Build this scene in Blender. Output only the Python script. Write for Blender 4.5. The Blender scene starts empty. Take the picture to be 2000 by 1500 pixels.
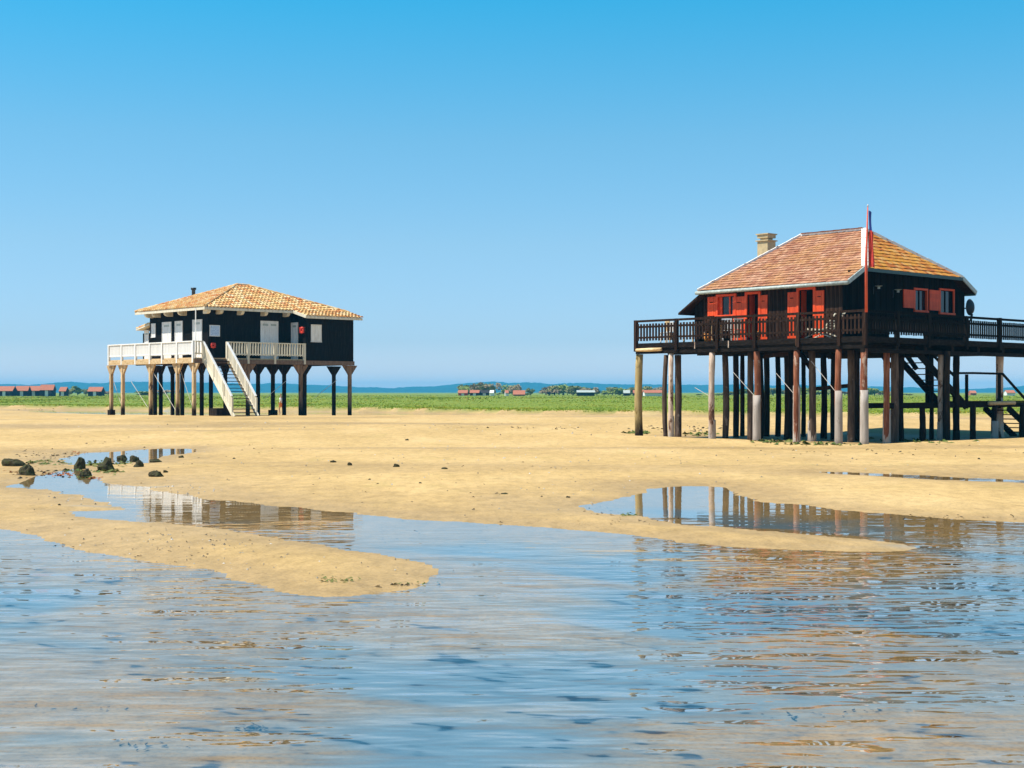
import bpy, math, random
import numpy as np
from mathutils import Vector, Matrix

# ------------------------------------------------------------------ camera, world, sun, exposure
S = bpy.context.scene
COL = S.collection
F_PX, CX, CY, CAM_H = 2850., 1000., 766., 2.0          # focal length in px of a 2000 px wide frame, horizon row, eye height
cam = bpy.data.cameras.new('camera')
cam.sensor_width = 36; cam.lens = 36 * F_PX / 2000
cam.shift_y = (CY - 750) / 2000
cam.clip_start = .2; cam.clip_end = 9000
camo = bpy.data.objects.new('camera', cam); COL.objects.link(camo)
camo.location = (0, 0, CAM_H); camo.rotation_euler = (math.radians(90), 0, 0)
S.camera = camo

SUN_DIR = Vector((-.985, -.17, 0)).normalized()         # horizontal direction towards the sun
SUN_EL = math.radians(60)
W = bpy.data.worlds.new('World'); S.world = W; W.use_nodes = True
wn, wl = W.node_tree.nodes, W.node_tree.links
bg = wn['Background']
sky = wn.new('ShaderNodeTexSky'); sky.sky_type = 'NISHITA'; sky.sun_disc = False
sky.sun_elevation = SUN_EL; sky.sun_rotation = math.atan2(SUN_DIR.x, SUN_DIR.y)
sky.altitude = 0; sky.air_density = 1.0; sky.dust_density = 0.25; sky.ozone_density = 3.0
tint = wn.new('ShaderNodeMix'); tint.data_type = 'RGBA'; tint.blend_type = 'MULTIPLY'; tint.inputs[0].default_value = 1.0
wt = wn.new('ShaderNodeTexCoord'); ws = wn.new('ShaderNodeSeparateXYZ'); wl.new(wt.outputs['Generated'], ws.inputs[0])
wr = wn.new('ShaderNodeValToRGB'); wl.new(ws.outputs[2], wr.inputs[0])       # deeper, more cyan blue with height
el = wr.color_ramp.elements; el.new(.12); el.new(.2); el.new(.04); el.new(.5); el.new(.9)
for e_, (p_, c_) in zip(el, ((0, (1.05,1.10,1.6)), (.035, (.68,.88,1.26)), (.10, (.72,.98,1.15)), (.17, (.60,1.08,1.18)), (.27, (.18,1.22,1.36)), (.55, (.34,1.08,1.22)), (1, (.46,1.0,1.12)))): e_.position = p_; e_.color = (*c_, 1)
wl.new(wr.outputs[0], tint.inputs[7])
wl.new(sky.outputs[0], tint.inputs[6]); wl.new(tint.outputs[2], bg.inputs[0])
bg.inputs[1].default_value = .085
sl = bpy.data.lights.new('sun', 'SUN'); sl.energy = 5.0; sl.angle = math.radians(.53); sl.color = (1, .94, .84)
so = bpy.data.objects.new('sun', sl); COL.objects.link(so)
to_sun = Vector((SUN_DIR.x * math.cos(SUN_EL), SUN_DIR.y * math.cos(SUN_EL), math.sin(SUN_EL)))
so.rotation_euler = to_sun.to_track_quat('Z', 'Y').to_euler(); so.location = (-40, -20, 60)
S.view_settings.view_transform = 'Standard'; S.view_settings.look = 'None'
S.view_settings.exposure = .55; S.view_settings.gamma = 1; S.view_settings.use_curve_mapping = False
S.cycles.volume_bounces = 0; S.cycles.max_bounces = 8; S.cycles.transparent_max_bounces = 12
S.cycles.sample_clamp_indirect = 6

rnd = random.Random(7)

# ------------------------------------------------------------------ helpers
def pix_dir(px, py): return Vector(((px - CX) / F_PX, 1., (CY - py) / F_PX))
def at_depth(px, py, d): v = pix_dir(px, py); return Vector((v.x * d, d, CAM_H + v.z * d))

class Frame:
    """a house's own axes: x runs along its right-hand face, y along its left-hand face, from the near corner"""
    def __init__(s, px, depth, ang):
        s.o = ((px - CX) / F_PX * depth, depth); s.ang = ang
        s.v = (math.cos(ang), math.sin(ang)); s.u = (-math.sin(ang), math.cos(ang))
    def loc(s, X, Y):
        dx, dy = X - s.o[0], Y - s.o[1]
        return dx * s.v[0] + dy * s.v[1], dx * s.u[0] + dy * s.u[1]
    def world(s, x, y): return s.o[0] + x * s.v[0] + y * s.u[0], s.o[1] + x * s.v[1] + y * s.u[1]
    def _dir(s, px, py):
        a = (px - CX) / F_PX
        return a * s.v[0] + s.v[1], a * s.u[0] + s.u[1], (CY - py) / F_PX
    def hx(s, px, py, x):
        c = s.loc(0, 0); d = s._dir(px, py); t = (x - c[0]) / d[0]; return c[1] + t * d[1], CAM_H + t * d[2]
    def hy(s, px, py, y):
        c = s.loc(0, 0); d = s._dir(px, py); t = (y - c[1]) / d[1]; return c[0] + t * d[0], CAM_H + t * d[2]

class MB:
    def __init__(s): s.v = []; s.f = []
    def add(s, v, f):
        n = len(s.v); s.v += [tuple(p) for p in v]; s.f += [tuple(i + n for i in q) for q in f]; return s
    def box(s, x0, x1, y0, y1, z0, z1):
        return s.add([(x0,y0,z0),(x1,y0,z0),(x1,y1,z0),(x0,y1,z0),(x0,y0,z1),(x1,y0,z1),(x1,y1,z1),(x0,y1,z1)],
                     [(3,2,1,0),(4,5,6,7),(0,1,5,4),(1,2,6,5),(2,3,7,6),(3,0,4,7)])
    def beam(s, p, q, w, h, up=(0,0,1)):
        p, q, up = Vector(p), Vector(q), Vector(up); d = (q - p).normalized()
        a = d.cross(up)
        if a.length < 1e-4: a = d.cross(Vector((1,0,0)))
        a.normalize(); b = a.cross(d).normalized(); a *= w / 2; b *= h / 2
        v = [p-a-b, p+a-b, p+a+b, p-a+b, q-a-b, q+a-b, q+a+b, q-a+b]
        return s.add(v, [(0,1,2,3),(7,6,5,4),(4,5,1,0),(5,6,2,1),(6,7,3,2),(7,4,0,3)])
    def tube(s, pts, rad, n=10, cap=True, ov=0., rg=None):
        pts = [Vector(p) for p in pts]; rings = []
        for i, p in enumerate(pts):
            d = (pts[min(i+1, len(pts)-1)] - pts[max(i-1, 0)]).normalized()
            a = d.cross(Vector((0,0,1)) if abs(d.z) < .9 else Vector((1,0,0))).normalized(); b = d.cross(a)
            r = rad[i] if isinstance(rad, (list, tuple)) else rad
            ring = []
            for k in range(n):
                t = 2 * math.pi * k / n; rr = r * (1 + (rg.uniform(-ov, ov) if rg else 0))
                ring.append(p + a * (rr * math.cos(t)) + b * (rr * math.sin(t)))
            rings.append(ring)
        v = [q for r in rings for q in r]; f = []
        for i in range(len(pts) - 1):
            for k in range(n):
                f.append((i*n+k, i*n+(k+1)%n, (i+1)*n+(k+1)%n, (i+1)*n+k))
        if cap: f.append(tuple(range(n))[::-1]); f.append(tuple((len(pts)-1)*n+k for k in range(n)))
        return s.add(v, f)
    def prism(s, poly, off):
        n = len(poly); off = Vector(off)
        v = [Vector(p) for p in poly]; v += [p + off for p in v]
        return s.add(v, [tuple(range(n)), tuple(range(2*n-1, n-1, -1))] + [(i, i+n, (i+1)%n+n, (i+1)%n) for i in range(n)])
    def mesh(s, name, smooth=False):
        m = bpy.data.meshes.new(name); m.from_pydata(s.v, [], s.f); m.update()
        bmesh_fix(m)
        if smooth: m.polygons.foreach_set('use_smooth', [True] * len(m.polygons))
        return m
    def build(s, name, mat, parent=None, smooth=False, bevel=0, **props):
        return link(name, s.mesh(name, smooth), mat, parent, bevel=bevel, **props)

import bmesh
def bmesh_fix(m):
    b = bmesh.new(); b.from_mesh(m); bmesh.ops.recalc_face_normals(b, faces=b.faces); b.to_mesh(m); b.free()

def link(name, me, mat, parent=None, loc=None, rot=None, scale=None, bevel=0, **props):
    if mat is not None and not me.materials: me.materials.append(mat)
    o = bpy.data.objects.new(name, me); COL.objects.link(o)
    if parent is not None: o.parent = parent
    if loc is not None: o.location = loc
    if rot is not None: o.rotation_euler = rot
    if scale is not None: o.scale = scale
    if bevel:
        md = o.modifiers.new('bevel', 'BEVEL'); md.width = bevel; md.segments = 1; md.limit_method = 'ANGLE'
    for k, v in props.items(): o[k] = v
    return o
def empty(name, loc, rz=0, **props):
    o = bpy.data.objects.new(name, None); COL.objects.link(o); o.location = loc; o.rotation_euler = (0, 0, rz)
    o.empty_display_size = .3
    for k, v in props.items(): o[k] = v
    return o
def copy_tree(o, parent=None):
    c = o.copy(); COL.objects.link(c)
    if parent is not None: c.parent = parent
    for ch in list(o.children): copy_tree(ch, c)
    return c

# ------------------------------------------------------------------ noise for the ground
_rg = np.random.RandomState(3); _LAT = _rg.rand(256, 256)
def vnoise(x, y):
    x = np.asarray(x, float); y = np.asarray(y, float)
    xi = np.floor(x).astype(int); yi = np.floor(y).astype(int); fx = x - xi; fy = y - yi
    fx = fx*fx*(3-2*fx); fy = fy*fy*(3-2*fy)
    g = lambda a, b: _LAT[a & 255, b & 255]
    return ((g(xi,yi)*(1-fx)+g(xi+1,yi)*fx)*(1-fy) + (g(xi,yi+1)*(1-fx)+g(xi+1,yi+1)*fx)*fy) * 2 - 1
def fnoise(x, y, o=3):
    r = 0; a = 1.
    for i in range(o): r = r + a * vnoise(x * 2**i + 17.3*i, y * 2**i + 5.1*i); a *= .5
    return r
def sstep(a, b, x): t = np.clip((x - a) / (b - a), 0, 1); return t*t*(3-2*t)

# ------------------------------------------------------------------ shorelines (read off the photograph, laid on the water level z = 0)
def G(pts, z=0.):
    out = []
    for px, py in pts:
        d = F_PX * (CAM_H - z) / (py - CY); out.append(((px - CX) / F_PX * d, d))
    return np.array(out)
# the creek with the pool below the left-hand house
creek = [(40,941),(75,931),(110,922),(150,914),(178,930),(205,944),(245,948),(285,951),(305,958),(350,966),(400,975),(425,978),(500,985),
 (585,993),(685,1003),(800,1015),(900,1020),(1000,1026),(1060,1031),(1100,1034),(1165,1040),(1235,1047),(1325,1060),(1415,1069),(1505,1073),(1640,1077),(1730,1079),
 (1775,1076),(1790,1071),(1752,1060),(1680,1053),(1595,1045),(1523,1039),(1450,1033),(1388,1027),(1345,1024),(1302,1018),(1248,1008),(1200,1004),
 (1167,1001),(1135,991),(1131,988),(1150,984),(1176,980),(1215,974),(1244,968),(1275,955),(1300,951),(1334,950),(1375,950),(1410,952),(1442,967),(1478,979),(1550,985),
 (1617,995),(1730,1004),(1865,1015),(2000,1021),(2300,1034),(2900,1060),(4800,1100)]
G1 = G(creek).tolist() + [(60, 12), (60, -45), (-60, -45), (-60, 16), (-30, 19.5)]
G1 += G([(-500,1003),(-150,1018),(0,1034),(35,1038),(60,1044),(85,1056),(140,1073),(190,1082),(240,1090),(285,1097),(330,1103),(390,1111),(430,1121),
 (452,1134),(520,1149),(560,1158),(592,1163),(635,1165),(680,1164),(725,1160),(762,1156),(800,1152),(832,1147),(852,1136),(862,1121),(850,1108),(832,1099),(790,1091),(742,1083),
 (680,1073),(620,1063),(580,1057),(540,1050),(490,1040),(430,1031),(360,1024),(300,1020),(256,1016),(215,1013),(180,1010),(150,1004),(134,999),(165,998),(200,998),(256,996),
 (238,990),(216,985),(200,979),(160,969),(120,961),(60,953),(20,950)]).tolist()
pool = G([(118,897),(150,889),(175,884),(232,882),(290,877),(335,876),(376,877),(386,882),(345,887),(318,891),(300,899),(284,905),(262,900),(238,906),(205,903),(170,906),(140,908)])
strip = G([(1590,921),(1650,922),(1720,926),(1800,929),(1900,934),(2000,938),(2300,948),(2300,956),(2000,943),(1900,939),(1800,935),(1700,929),(1630,925)])
channel = G([(60,801.5),(150,802),(230,803.3),(420,805),(600,806.5),(600,809),(420,810.5),(230,810),(120,807),(60,803.5)])
WATERS = [np.array(G1), pool, strip, channel]

def sdf_one(X, Y, P):
    x = X.ravel(); y = Y.ravel(); d2 = np.full(x.shape, 1e18); ins = np.zeros(x.shape, bool); n = len(P)
    for i in range(n):
        ax, ay = P[i]; bx, by = P[(i+1) % n]; ex, ey = bx-ax, by-ay; L = ex*ex+ey*ey + 1e-12
        t = np.clip(((x-ax)*ex+(y-ay)*ey)/L, 0, 1); dx = x-ax-t*ex; dy = y-ay-t*ey
        d2 = np.minimum(d2, dx*dx+dy*dy)
        c = (ay > y) != (by > y)
        if c.any():
            xi = ax + (y-ay)*ex/(ey if abs(ey) > 1e-12 else 1e-12); ins ^= c & (x < xi)
    return np.where(ins, -1, 1).reshape(X.shape) * np.sqrt(d2).reshape(X.shape)
def water_sd(X, Y):
    sd = None
    for P in WATERS:
        s = sdf_one(X, Y, P); sd = s if sd is None else np.minimum(sd, s)
    j = np.clip(np.asarray(Y) / 30., .25, 1.)
    return sd + (.13 * vnoise(X*1.9, Y*1.1) + .08 * vnoise(X*5.3+9, Y*3.1) + .04 * vnoise(X*13, Y*8)) * j
MARSH_PX = [(-1500,788),(-300,790.5),(0,792),(120,793.5),(200,794),(420,796),(700,797.5),(850,799.5),(1000,802),(1250,804.5),(1500,806),(1750,808),(2000,810),(2600,815),(4200,818)]
_m = G(MARSH_PX, .38)
def marsh_sd(X, Y):
    """distance beyond the edge of the salt marsh, in metres"""
    ang = np.asarray(X) / np.maximum(np.asarray(Y), 1.)
    a = _m[:, 0] / _m[:, 1]
    edge = np.interp(ang, a, _m[:, 1])
    return np.asarray(Y) - edge + 2.2 * fnoise(np.asarray(X)/7., np.asarray(Y)/30., 3)
def ground_z(X, Y):
    X = np.asarray(X, float); Y = np.asarray(Y, float)
    sd = water_sd(X, Y)
    land = .060*(1-np.exp(-np.maximum(sd,0)/2.2)) + .022*np.minimum(np.maximum(sd,0),1)
    base = .37*sstep(45, 90, Y)*(1-.85*sstep(96, 113, Y))*(1-.75*sstep(1, 9, X)*sstep(88, 66, Y))
    land = land + base*sstep(0, 14, sd)
    und = (.018*fnoise(X/5.2, Y/8.) + .006*vnoise(X/1.3, Y/1.7))*sstep(.3, 5, sd)*np.clip(Y/40, .4, 1.4)
    land = land + und + .05*sstep(1.5, 8, sd)*np.maximum(vnoise(X/9+4, Y/17+2), 0)
    deep = .095 + .30*sstep(9.5, 16.5, Y + 1.2*vnoise(X/2.6, Y/2.6))
    wet = -np.minimum(deep, .012+.085*np.maximum(-sd, 0))*(1+.3*vnoise(X/1.5, Y/2.2)+.15*vnoise(X*1.7, Y*1.3))
    z = np.where(sd > 0, land, wet)
    hx, hy = under_right(X, Y); nx = np.minimum(hx, hy + .0*hx)          # how far behind the house's two front faces
    box_ = sstep(17, 12, np.maximum(hx, hy))
    dn = np.where((hx > 0) & (hy > 0), np.minimum(hx, hy), -np.hypot(np.minimum(hx, 0), np.minimum(hy, 0)))
    hol = sstep(-1.6, .4, dn)*box_
    crest = np.exp(-((dn+2.6)/1.1)**2)*.085*box_*(1+.5*vnoise(X/2.1, Y/3.))
    z = np.where(sd > .5, z*(1-hol) + hol*(.035+.012*vnoise(X/1.2, Y/1.5)) + crest*sstep(.5, 3, sd), z)
    ms = marsh_sd(X, Y)
    mz = .38 + .11*sstep(0, 2.2, ms) + .40*sstep(0, 110, ms) + .10*fnoise(X/14., Y/22., 2)*sstep(1, 8, ms)
    z = np.where(ms > 0, np.maximum(z, .38*0+mz), z)
    # a drained gutter of wet sand between the flats and the marsh
    g = sstep(-26, -12, ms)*sstep(1, -5, ms)*sstep(-60, -25, X)
    z = z - .16*g*(sd > 0)
    return z
_ra = math.atan2(.676, .735); _ro = ((1690-CX)/F_PX*54.5, 54.5)
def under_right(X, Y):
    dx, dy = X-_ro[0], Y-_ro[1]
    return dx*math.cos(_ra)+dy*math.sin(_ra), -dx*math.sin(_ra)+dy*math.cos(_ra)
def gz(x, y): return float(ground_z(np.array([x]), np.array([y]))[0])
_td = np.concatenate([np.arange(6, 60, .04), np.arange(60, 300, .15), np.arange(300, 900, 1.)])
def ground_hit(px, py, floor=-.02):
    v = pix_dir(px, py); z = ground_z(v.x*_td, _td); z = np.maximum(z, floor); r = CAM_H + v.z*_td
    k = np.argmax(r <= z); d = _td[k] if (r <= z).any() else 600.
    return Vector((v.x*d, d, float(z[k])))

# ------------------------------------------------------------------ materials
def new_mat(name):
    m = bpy.data.materials.new(name); m.use_nodes = True
    nt = m.node_tree; return m, nt.nodes, nt.links, nt.nodes['Principled BSDF']
def ramp(n, l, fac, stops):
    r = n.new('ShaderNodeValToRGB'); e = r.color_ramp.elements
    while len(e) < len(stops): e.new(.5)
    for i, (p, c) in enumerate(stops): e[i].position = p; e[i].color = (*c, 1)
    l.new(fac, r.inputs[0]); return r.outputs[0]
def texco(n, l, scale, kind='Object', rot=(0,0,0)):
    t = n.new('ShaderNodeTexCoord'); m = n.new('ShaderNodeMapping'); m.inputs['Scale'].default_value = scale
    m.inputs['Rotation'].default_value = rot
    l.new(t.outputs[kind], m.inputs[0]); return m.outputs[0]
def noise(n, l, vec, scale, detail=4, rough=.6):
    t = n.new('ShaderNodeTexNoise'); t.inputs['Scale'].default_value = scale; t.inputs['Detail'].default_value = detail
    t.inputs['Roughness'].default_value = rough; l.new(vec, t.inputs['Vector']); return t.outputs[0]
def mixc(n, l, fac, a, b, mode='MIX'):
    m = n.new('ShaderNodeMix'); m.data_type = 'RGBA'; m.blend_type = mode
    for s, v in ((0, fac), (6, a), (7, b)):
        if hasattr(v, 'links') or hasattr(v, 'is_linked'): l.new(v, m.inputs[s])
        else: m.inputs[s].default_value = v if s == 0 else (*v, 1)
    return m.outputs[2]
def bump(n, l, h, strength, dist=.02):
    b = n.new('ShaderNodeBump'); b.inputs['Strength'].default_value = strength; b.inputs['Distance'].default_value = dist
    l.new(h, b.inputs['Height']); return b.outputs[0]

def wood(name, cols, stretch=(9,9,1.1), rough=.85, per_object=.25, kind='Object', spec=.2):
    """weathered timber: grain stretched along one axis, plus a tone that differs from piece to piece"""
    m, n, l, p = new_mat(name)
    v = texco(n, l, stretch, kind)
    a = noise(n, l, v, 1.6, 6, .65)
    k = len(cols); c = ramp(n, l, a, [(.30 + .4*i/(k-1), cols[i]) for i in range(k)])
    oi = n.new('ShaderNodeObjectInfo'); mr = n.new('ShaderNodeMapRange')
    mr.inputs[3].default_value = 1-per_object; mr.inputs[4].default_value = 1+per_object
    l.new(oi.outputs['Random'], mr.inputs[0])
    hv = n.new('ShaderNodeHueSaturation'); l.new(mr.outputs[0], hv.inputs['Value']); l.new(c, hv.inputs['Color'])
    l.new(hv.outputs[0], p.inputs['Base Color'])
    p.inputs['Roughness'].default_value = rough; p.inputs['Specular IOR Level'].default_value = spec
    l.new(bump(n, l, a, .5, .02), p.inputs['Normal'])
    return m
def pile_wood(name, cols, patch, amount, tide=None):
    """pile timber: grain, big peeling patches of another tone, and (tide) a dark weedy band at the foot"""
    m = wood(name, cols, (5,5,.65), .9, .15, spec=.1); n, l = m.node_tree.nodes, m.node_tree.links; p = n['Principled BSDF']
    src = p.inputs['Base Color'].links[0].from_socket
    oi = n.new('ShaderNodeObjectInfo'); t = n.new('ShaderNodeTexCoord'); ad = n.new('ShaderNodeVectorMath'); ad.operation = 'MULTIPLY_ADD'
    l.new(t.outputs['Object'], ad.inputs[0]); ad.inputs[1].default_value = (1.6,1.6,.75); l.new(oi.outputs['Random'], ad.inputs[2])
    sc = n.new('ShaderNodeVectorMath'); sc.operation = 'SCALE'; sc.inputs[3].default_value = 60.; l.new(oi.outputs['Random'], sc.inputs[0]); l.new(sc.outputs[0], ad.inputs[2])
    a = noise(n, l, ad.outputs[0], 1.7, 6, .68)
    c = mixc(n, l, ramp(n, l, a, [(.60-amount, (0,0,0)), (.66-amount, (1,1,1))]), src, patch)
    if tide:
        sp = n.new('ShaderNodeSeparateXYZ'); l.new(t.outputs['Object'], sp.inputs[0]); mm = n.new('ShaderNodeMath'); mm.operation = 'MULTIPLY_ADD'; mm.inputs[1].default_value = 1.5
        l.new(a, mm.inputs[0]); l.new(sp.outputs[2], mm.inputs[2])
        mr = n.new('ShaderNodeMapRange'); mr.inputs[1].default_value = tide+.4; mr.inputs[2].default_value = tide+1.1; l.new(mm.outputs[0], mr.inputs[0])
        c = mixc(n, l, mr.outputs[0], (.022,.014,.009), c)
    l.new(c, p.inputs['Base Color']); return m
def plain(name, col, rough=.6, var=.12, scale=6, spec=.3, metallic=0):
    m, n, l, p = new_mat(name)
    a = noise(n, l, texco(n, l, (1,1,1)), scale, 5, .6)
    c = ramp(n, l, a, [(.3, tuple(x*(1-var) for x in col)), (.7, tuple(min(1, x*(1+var)) for x in col))])
    l.new(c, p.inputs['Base Color']); p.inputs['Roughness'].default_value = rough
    p.inputs['Specular IOR Level'].default_value = spec; p.inputs['Metallic'].default_value = metallic
    return m
def islands(name, stops, rough=.8, scale=2., spec=.2, patch=None):
    """a colour that differs from piece to piece of one mesh (tiles, leaves, blades)"""
    m, n, l, p = new_mat(name)
    g = n.new('ShaderNodeNewGeometry')
    c = ramp(n, l, g.outputs['Random Per Island'], stops)
    a = noise(n, l, texco(n, l, (1,1,1)), scale, 5, .65)
    if patch:
        f = ramp(n, l, a, [(.46, (0,0,0)), (.62, (1,1,1))])
        c = mixc(n, l, f, c, mixc(n, l, .6, c, patch))
    f2 = ramp(n, l, noise(n, l, texco(n, l, (1,1,1)), scale*9, 3), [(.3, (.75,.75,.75)), (.7, (1.15,1.15,1.15))])
    c = mixc(n, l, 1.0, c, f2, 'MULTIPLY')
    l.new(c, p.inputs['Base Color']); p.inputs['Roughness'].default_value = rough; p.inputs['Specular IOR Level'].default_value = spec
    return m

M = {}
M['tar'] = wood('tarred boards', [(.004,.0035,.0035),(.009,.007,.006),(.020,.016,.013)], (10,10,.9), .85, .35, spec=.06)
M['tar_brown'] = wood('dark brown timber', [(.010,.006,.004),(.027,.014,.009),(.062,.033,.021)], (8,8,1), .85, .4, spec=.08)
M['deck_dark'] = wood('dark deck timber', [(.007,.005,.004),(.015,.011,.009),(.035,.025,.019)], (3,3,8), .85, .3, spec=.08)
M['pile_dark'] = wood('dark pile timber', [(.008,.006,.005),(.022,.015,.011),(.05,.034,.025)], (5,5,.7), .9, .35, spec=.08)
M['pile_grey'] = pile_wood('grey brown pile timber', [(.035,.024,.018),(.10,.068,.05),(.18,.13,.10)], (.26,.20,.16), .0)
M['pile_brown'] = pile_wood('red brown pile timber', [(.09,.03,.015),(.21,.075,.04),(.36,.16,.09)], (.40,.27,.20), .04)
M['pile_pale'] = pile_wood('bleached pile timber', [(.30,.19,.12),(.55,.42,.33),(.68,.56,.47)], (.13,.06,.032), .06)
M['pile_yellow'] = pile_wood('yellow peeled log', [(.28,.19,.07),(.46,.34,.15),(.58,.45,.22)], (.13,.09,.03), .05, .9)
M['sleeve'] = pile_wood('stained concrete sleeve', [(.30,.25,.21),(.42,.36,.31),(.52,.45,.40)], (.16,.115,.08), -.02, .2)
M['red'] = wood('red painted boards', [(.60,.05,.010),(.76,.075,.013),(.80,.09,.017)], (6,6,1.2), .55, .08, spec=.3)
M['white'] = wood('white painted boards', [(.60,.57,.52),(.78,.76,.72),(.84,.83,.80)], (6,6,.9), .6, .06, spec=.3)
M['cream'] = wood('weathered cream boards', [(.50,.42,.28),(.70,.63,.48),(.80,.75,.64)], (8,8,.7), .75, .14)
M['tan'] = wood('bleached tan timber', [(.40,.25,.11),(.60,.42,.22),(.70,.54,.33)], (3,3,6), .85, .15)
M['tan_pile'] = pile_wood('bleached tan pile', [(.30,.18,.09),(.52,.36,.19),(.68,.52,.33)], (.10,.055,.03), .03, 1.0)
M['tile_left'] = islands('canal tiles', [(0,(.50,.17,.055)),(.2,(.60,.27,.09)),(.5,(.68,.40,.16)),(.75,(.74,.52,.26)),(.9,(.75,.59,.36)),(1,(.56,.22,.08))], .85, 1.2, patch=(.68,.50,.20))
M['tile_right'] = islands('flat clay tiles', [(0,(.28,.11,.06)),(.3,(.36,.165,.095)),(.6,(.42,.21,.122)),(.85,(.48,.27,.165)),(1,(.31,.125,.065))], .85, .9, patch=(.42,.21,.07))
M['tile_orange'] = islands('lichened orange tiles', [(0,(.36,.10,.025)),(.3,(.52,.17,.03)),(.6,(.58,.25,.05)),(.85,(.60,.34,.12)),(1,(.44,.15,.04))], .85, 1.1, patch=(.58,.29,.03))
M['mortar'] = plain('pale ridge mortar', (.74,.70,.64), .85, .12, 7)
M['zinc'] = plain('weathered zinc', (.38,.42,.38), .5, .3, 9, .4)
M['green_metal'] = plain('dark green metal', (.035,.075,.07), .5, .2, 5, .4)
M['render'] = plain('ochre render', (.50,.39,.22), .9, .15, 4)
M['black'] = plain('black metal', (.012,.012,.014), .5, .2, 5, .4)
M['glass'] = plain('dark window glass', (.012,.014,.018), .08, .2, 2, .5)
M['inside'] = plain('unlit interior', (.010,.009,.008), .95, .2, 2, .1)  # near-black colour stands for the shade inside openings
M['rod'] = plain('galvanised rod', (.55,.50,.44), .6, .2, 9, .4)
M['red_plastic'] = plain('red plastic', (.62,.05,.03), .4, .1, 4, .4)
M['orange_plastic'] = plain('orange plastic', (.75,.30,.06), .4, .1, 4, .4)
M['rock'] = islands('weed covered stone', [(0,(.02,.017,.010)),(.5,(.045,.038,.02)),(1,(.07,.06,.03))], .95, 9, patch=(.06,.075,.02))
M['weed'] = islands('green weed', [(0,(.05,.09,.015)),(.5,(.09,.13,.02)),(1,(.16,.16,.04))], .7, 4)
M['weed_dark'] = islands('brown weed', [(0,(.02,.016,.008)),(.5,(.05,.038,.018)),(1,(.09,.065,.03))], .7, 4)
M['rust'] = islands('rust red seaweed', [(0,(.26,.07,.02)),(1,(.42,.15,.05))], .8, 4)
M['shell'] = islands('oyster shells', [(0,(.10,.085,.06)),(.5,(.30,.26,.2)),(1,(.66,.62,.56))], .6, 6)
def grass_mat():
    m, n, l, p = new_mat('marsh grass')
    g = n.new('ShaderNodeNewGeometry'); a = noise(n, l, texco(n, l, (.20,.055,0)), 1., 6, .66)
    mm = n.new('ShaderNodeMath'); mm.operation = 'MULTIPLY_ADD'; mm.inputs[1].default_value = .20; l.new(g.outputs['Random Per Island'], mm.inputs[0]); l.new(a, mm.inputs[2])
    l.new(ramp(n, l, mm.outputs[0], [(.40,(.09,.18,.006)),(.52,(.14,.23,.007)),(.62,(.22,.29,.010)),(.70,(.35,.32,.02)),(.78,(.38,.19,.03)),(.86,(.16,.23,.01))]), p.inputs['Base Color'])
    p.inputs['Roughness'].default_value = .85; p.inputs['Specular IOR Level'].default_value = .1; return m
M['grass'] = grass_mat()
for k, st in enumerate([[(0,(.13,.16,.045)),(.6,(.24,.25,.08)),(1,(.34,.31,.13))], [(0,(.12,.18,.03)),(.6,(.22,.28,.05)),(1,(.30,.34,.08))], [(0,(.20,.16,.075)),(.6,(.34,.25,.14)),(1,(.42,.33,.2))]]):
    M['leaf%d' % k] = islands(['grey green leaves','fresh green leaves','dry brownish twigs'][k], st, .8, .6)
M['bark'] = wood('bark', [(.04,.03,.02),(.09,.07,.05)], (3,3,.6))
M['roof_far'] = islands('red pantiles', [(0,(.34,.10,.06)),(.5,(.40,.14,.08)),(1,(.44,.18,.11))], .85, .5)
M['cabin_dark'] = wood('dark cabin boards', [(.012,.012,.014),(.03,.026,.026),(.06,.05,.045)], (3,3,.8))
M['cabin_white'] = plain('white cabin paint', (.74,.73,.70), .7, .1)
M['flag_blue'] = plain('blue cloth', (.012,.035,.20), .8, .15, 9); M['flag_white'] = plain('white cloth', (.75,.74,.72), .8, .08, 9)
M['flag_red'] = plain('red cloth', (.50,.045,.03), .8, .15, 9); M['pole_red'] = plain('red pole paint', (.58,.085,.04), .5, .12, 7)

# sign print: a white board with rows of blue text blocks
def sign_mat():
    m, n, l, p = new_mat('notice print')
    v = texco(n, l, (1,1,1), 'Generated')
    s = n.new('ShaderNodeSeparateXYZ'); l.new(v, s.inputs[0])
    w = n.new('ShaderNodeTexWave'); w.wave_type = 'BANDS'; w.bands_direction = 'Z'; w.inputs['Scale'].default_value = 2.2
    w.inputs['Distortion'].default_value = .6; w.inputs['Detail'].default_value = 3; l.new(v, w.inputs[0])
    a = noise(n, l, texco(n, l, (16,1,7), 'Generated'), 1., 2)
    f = ramp(n, l, a, [(.42, (0,0,0)), (.5, (1,1,1))]); g = ramp(n, l, w.outputs['Fac'], [(.45, (0,0,0)), (.6, (1,1,1))])
    l.new(mixc(n, l, mixc(n, l, 1., f, g, 'MULTIPLY'), (.55,.66,.80), (.20,.34,.55)), p.inputs['Base Color'])
    p.inputs['Roughness'].default_value = .5
    return m
M['sign'] = sign_mat()

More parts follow.
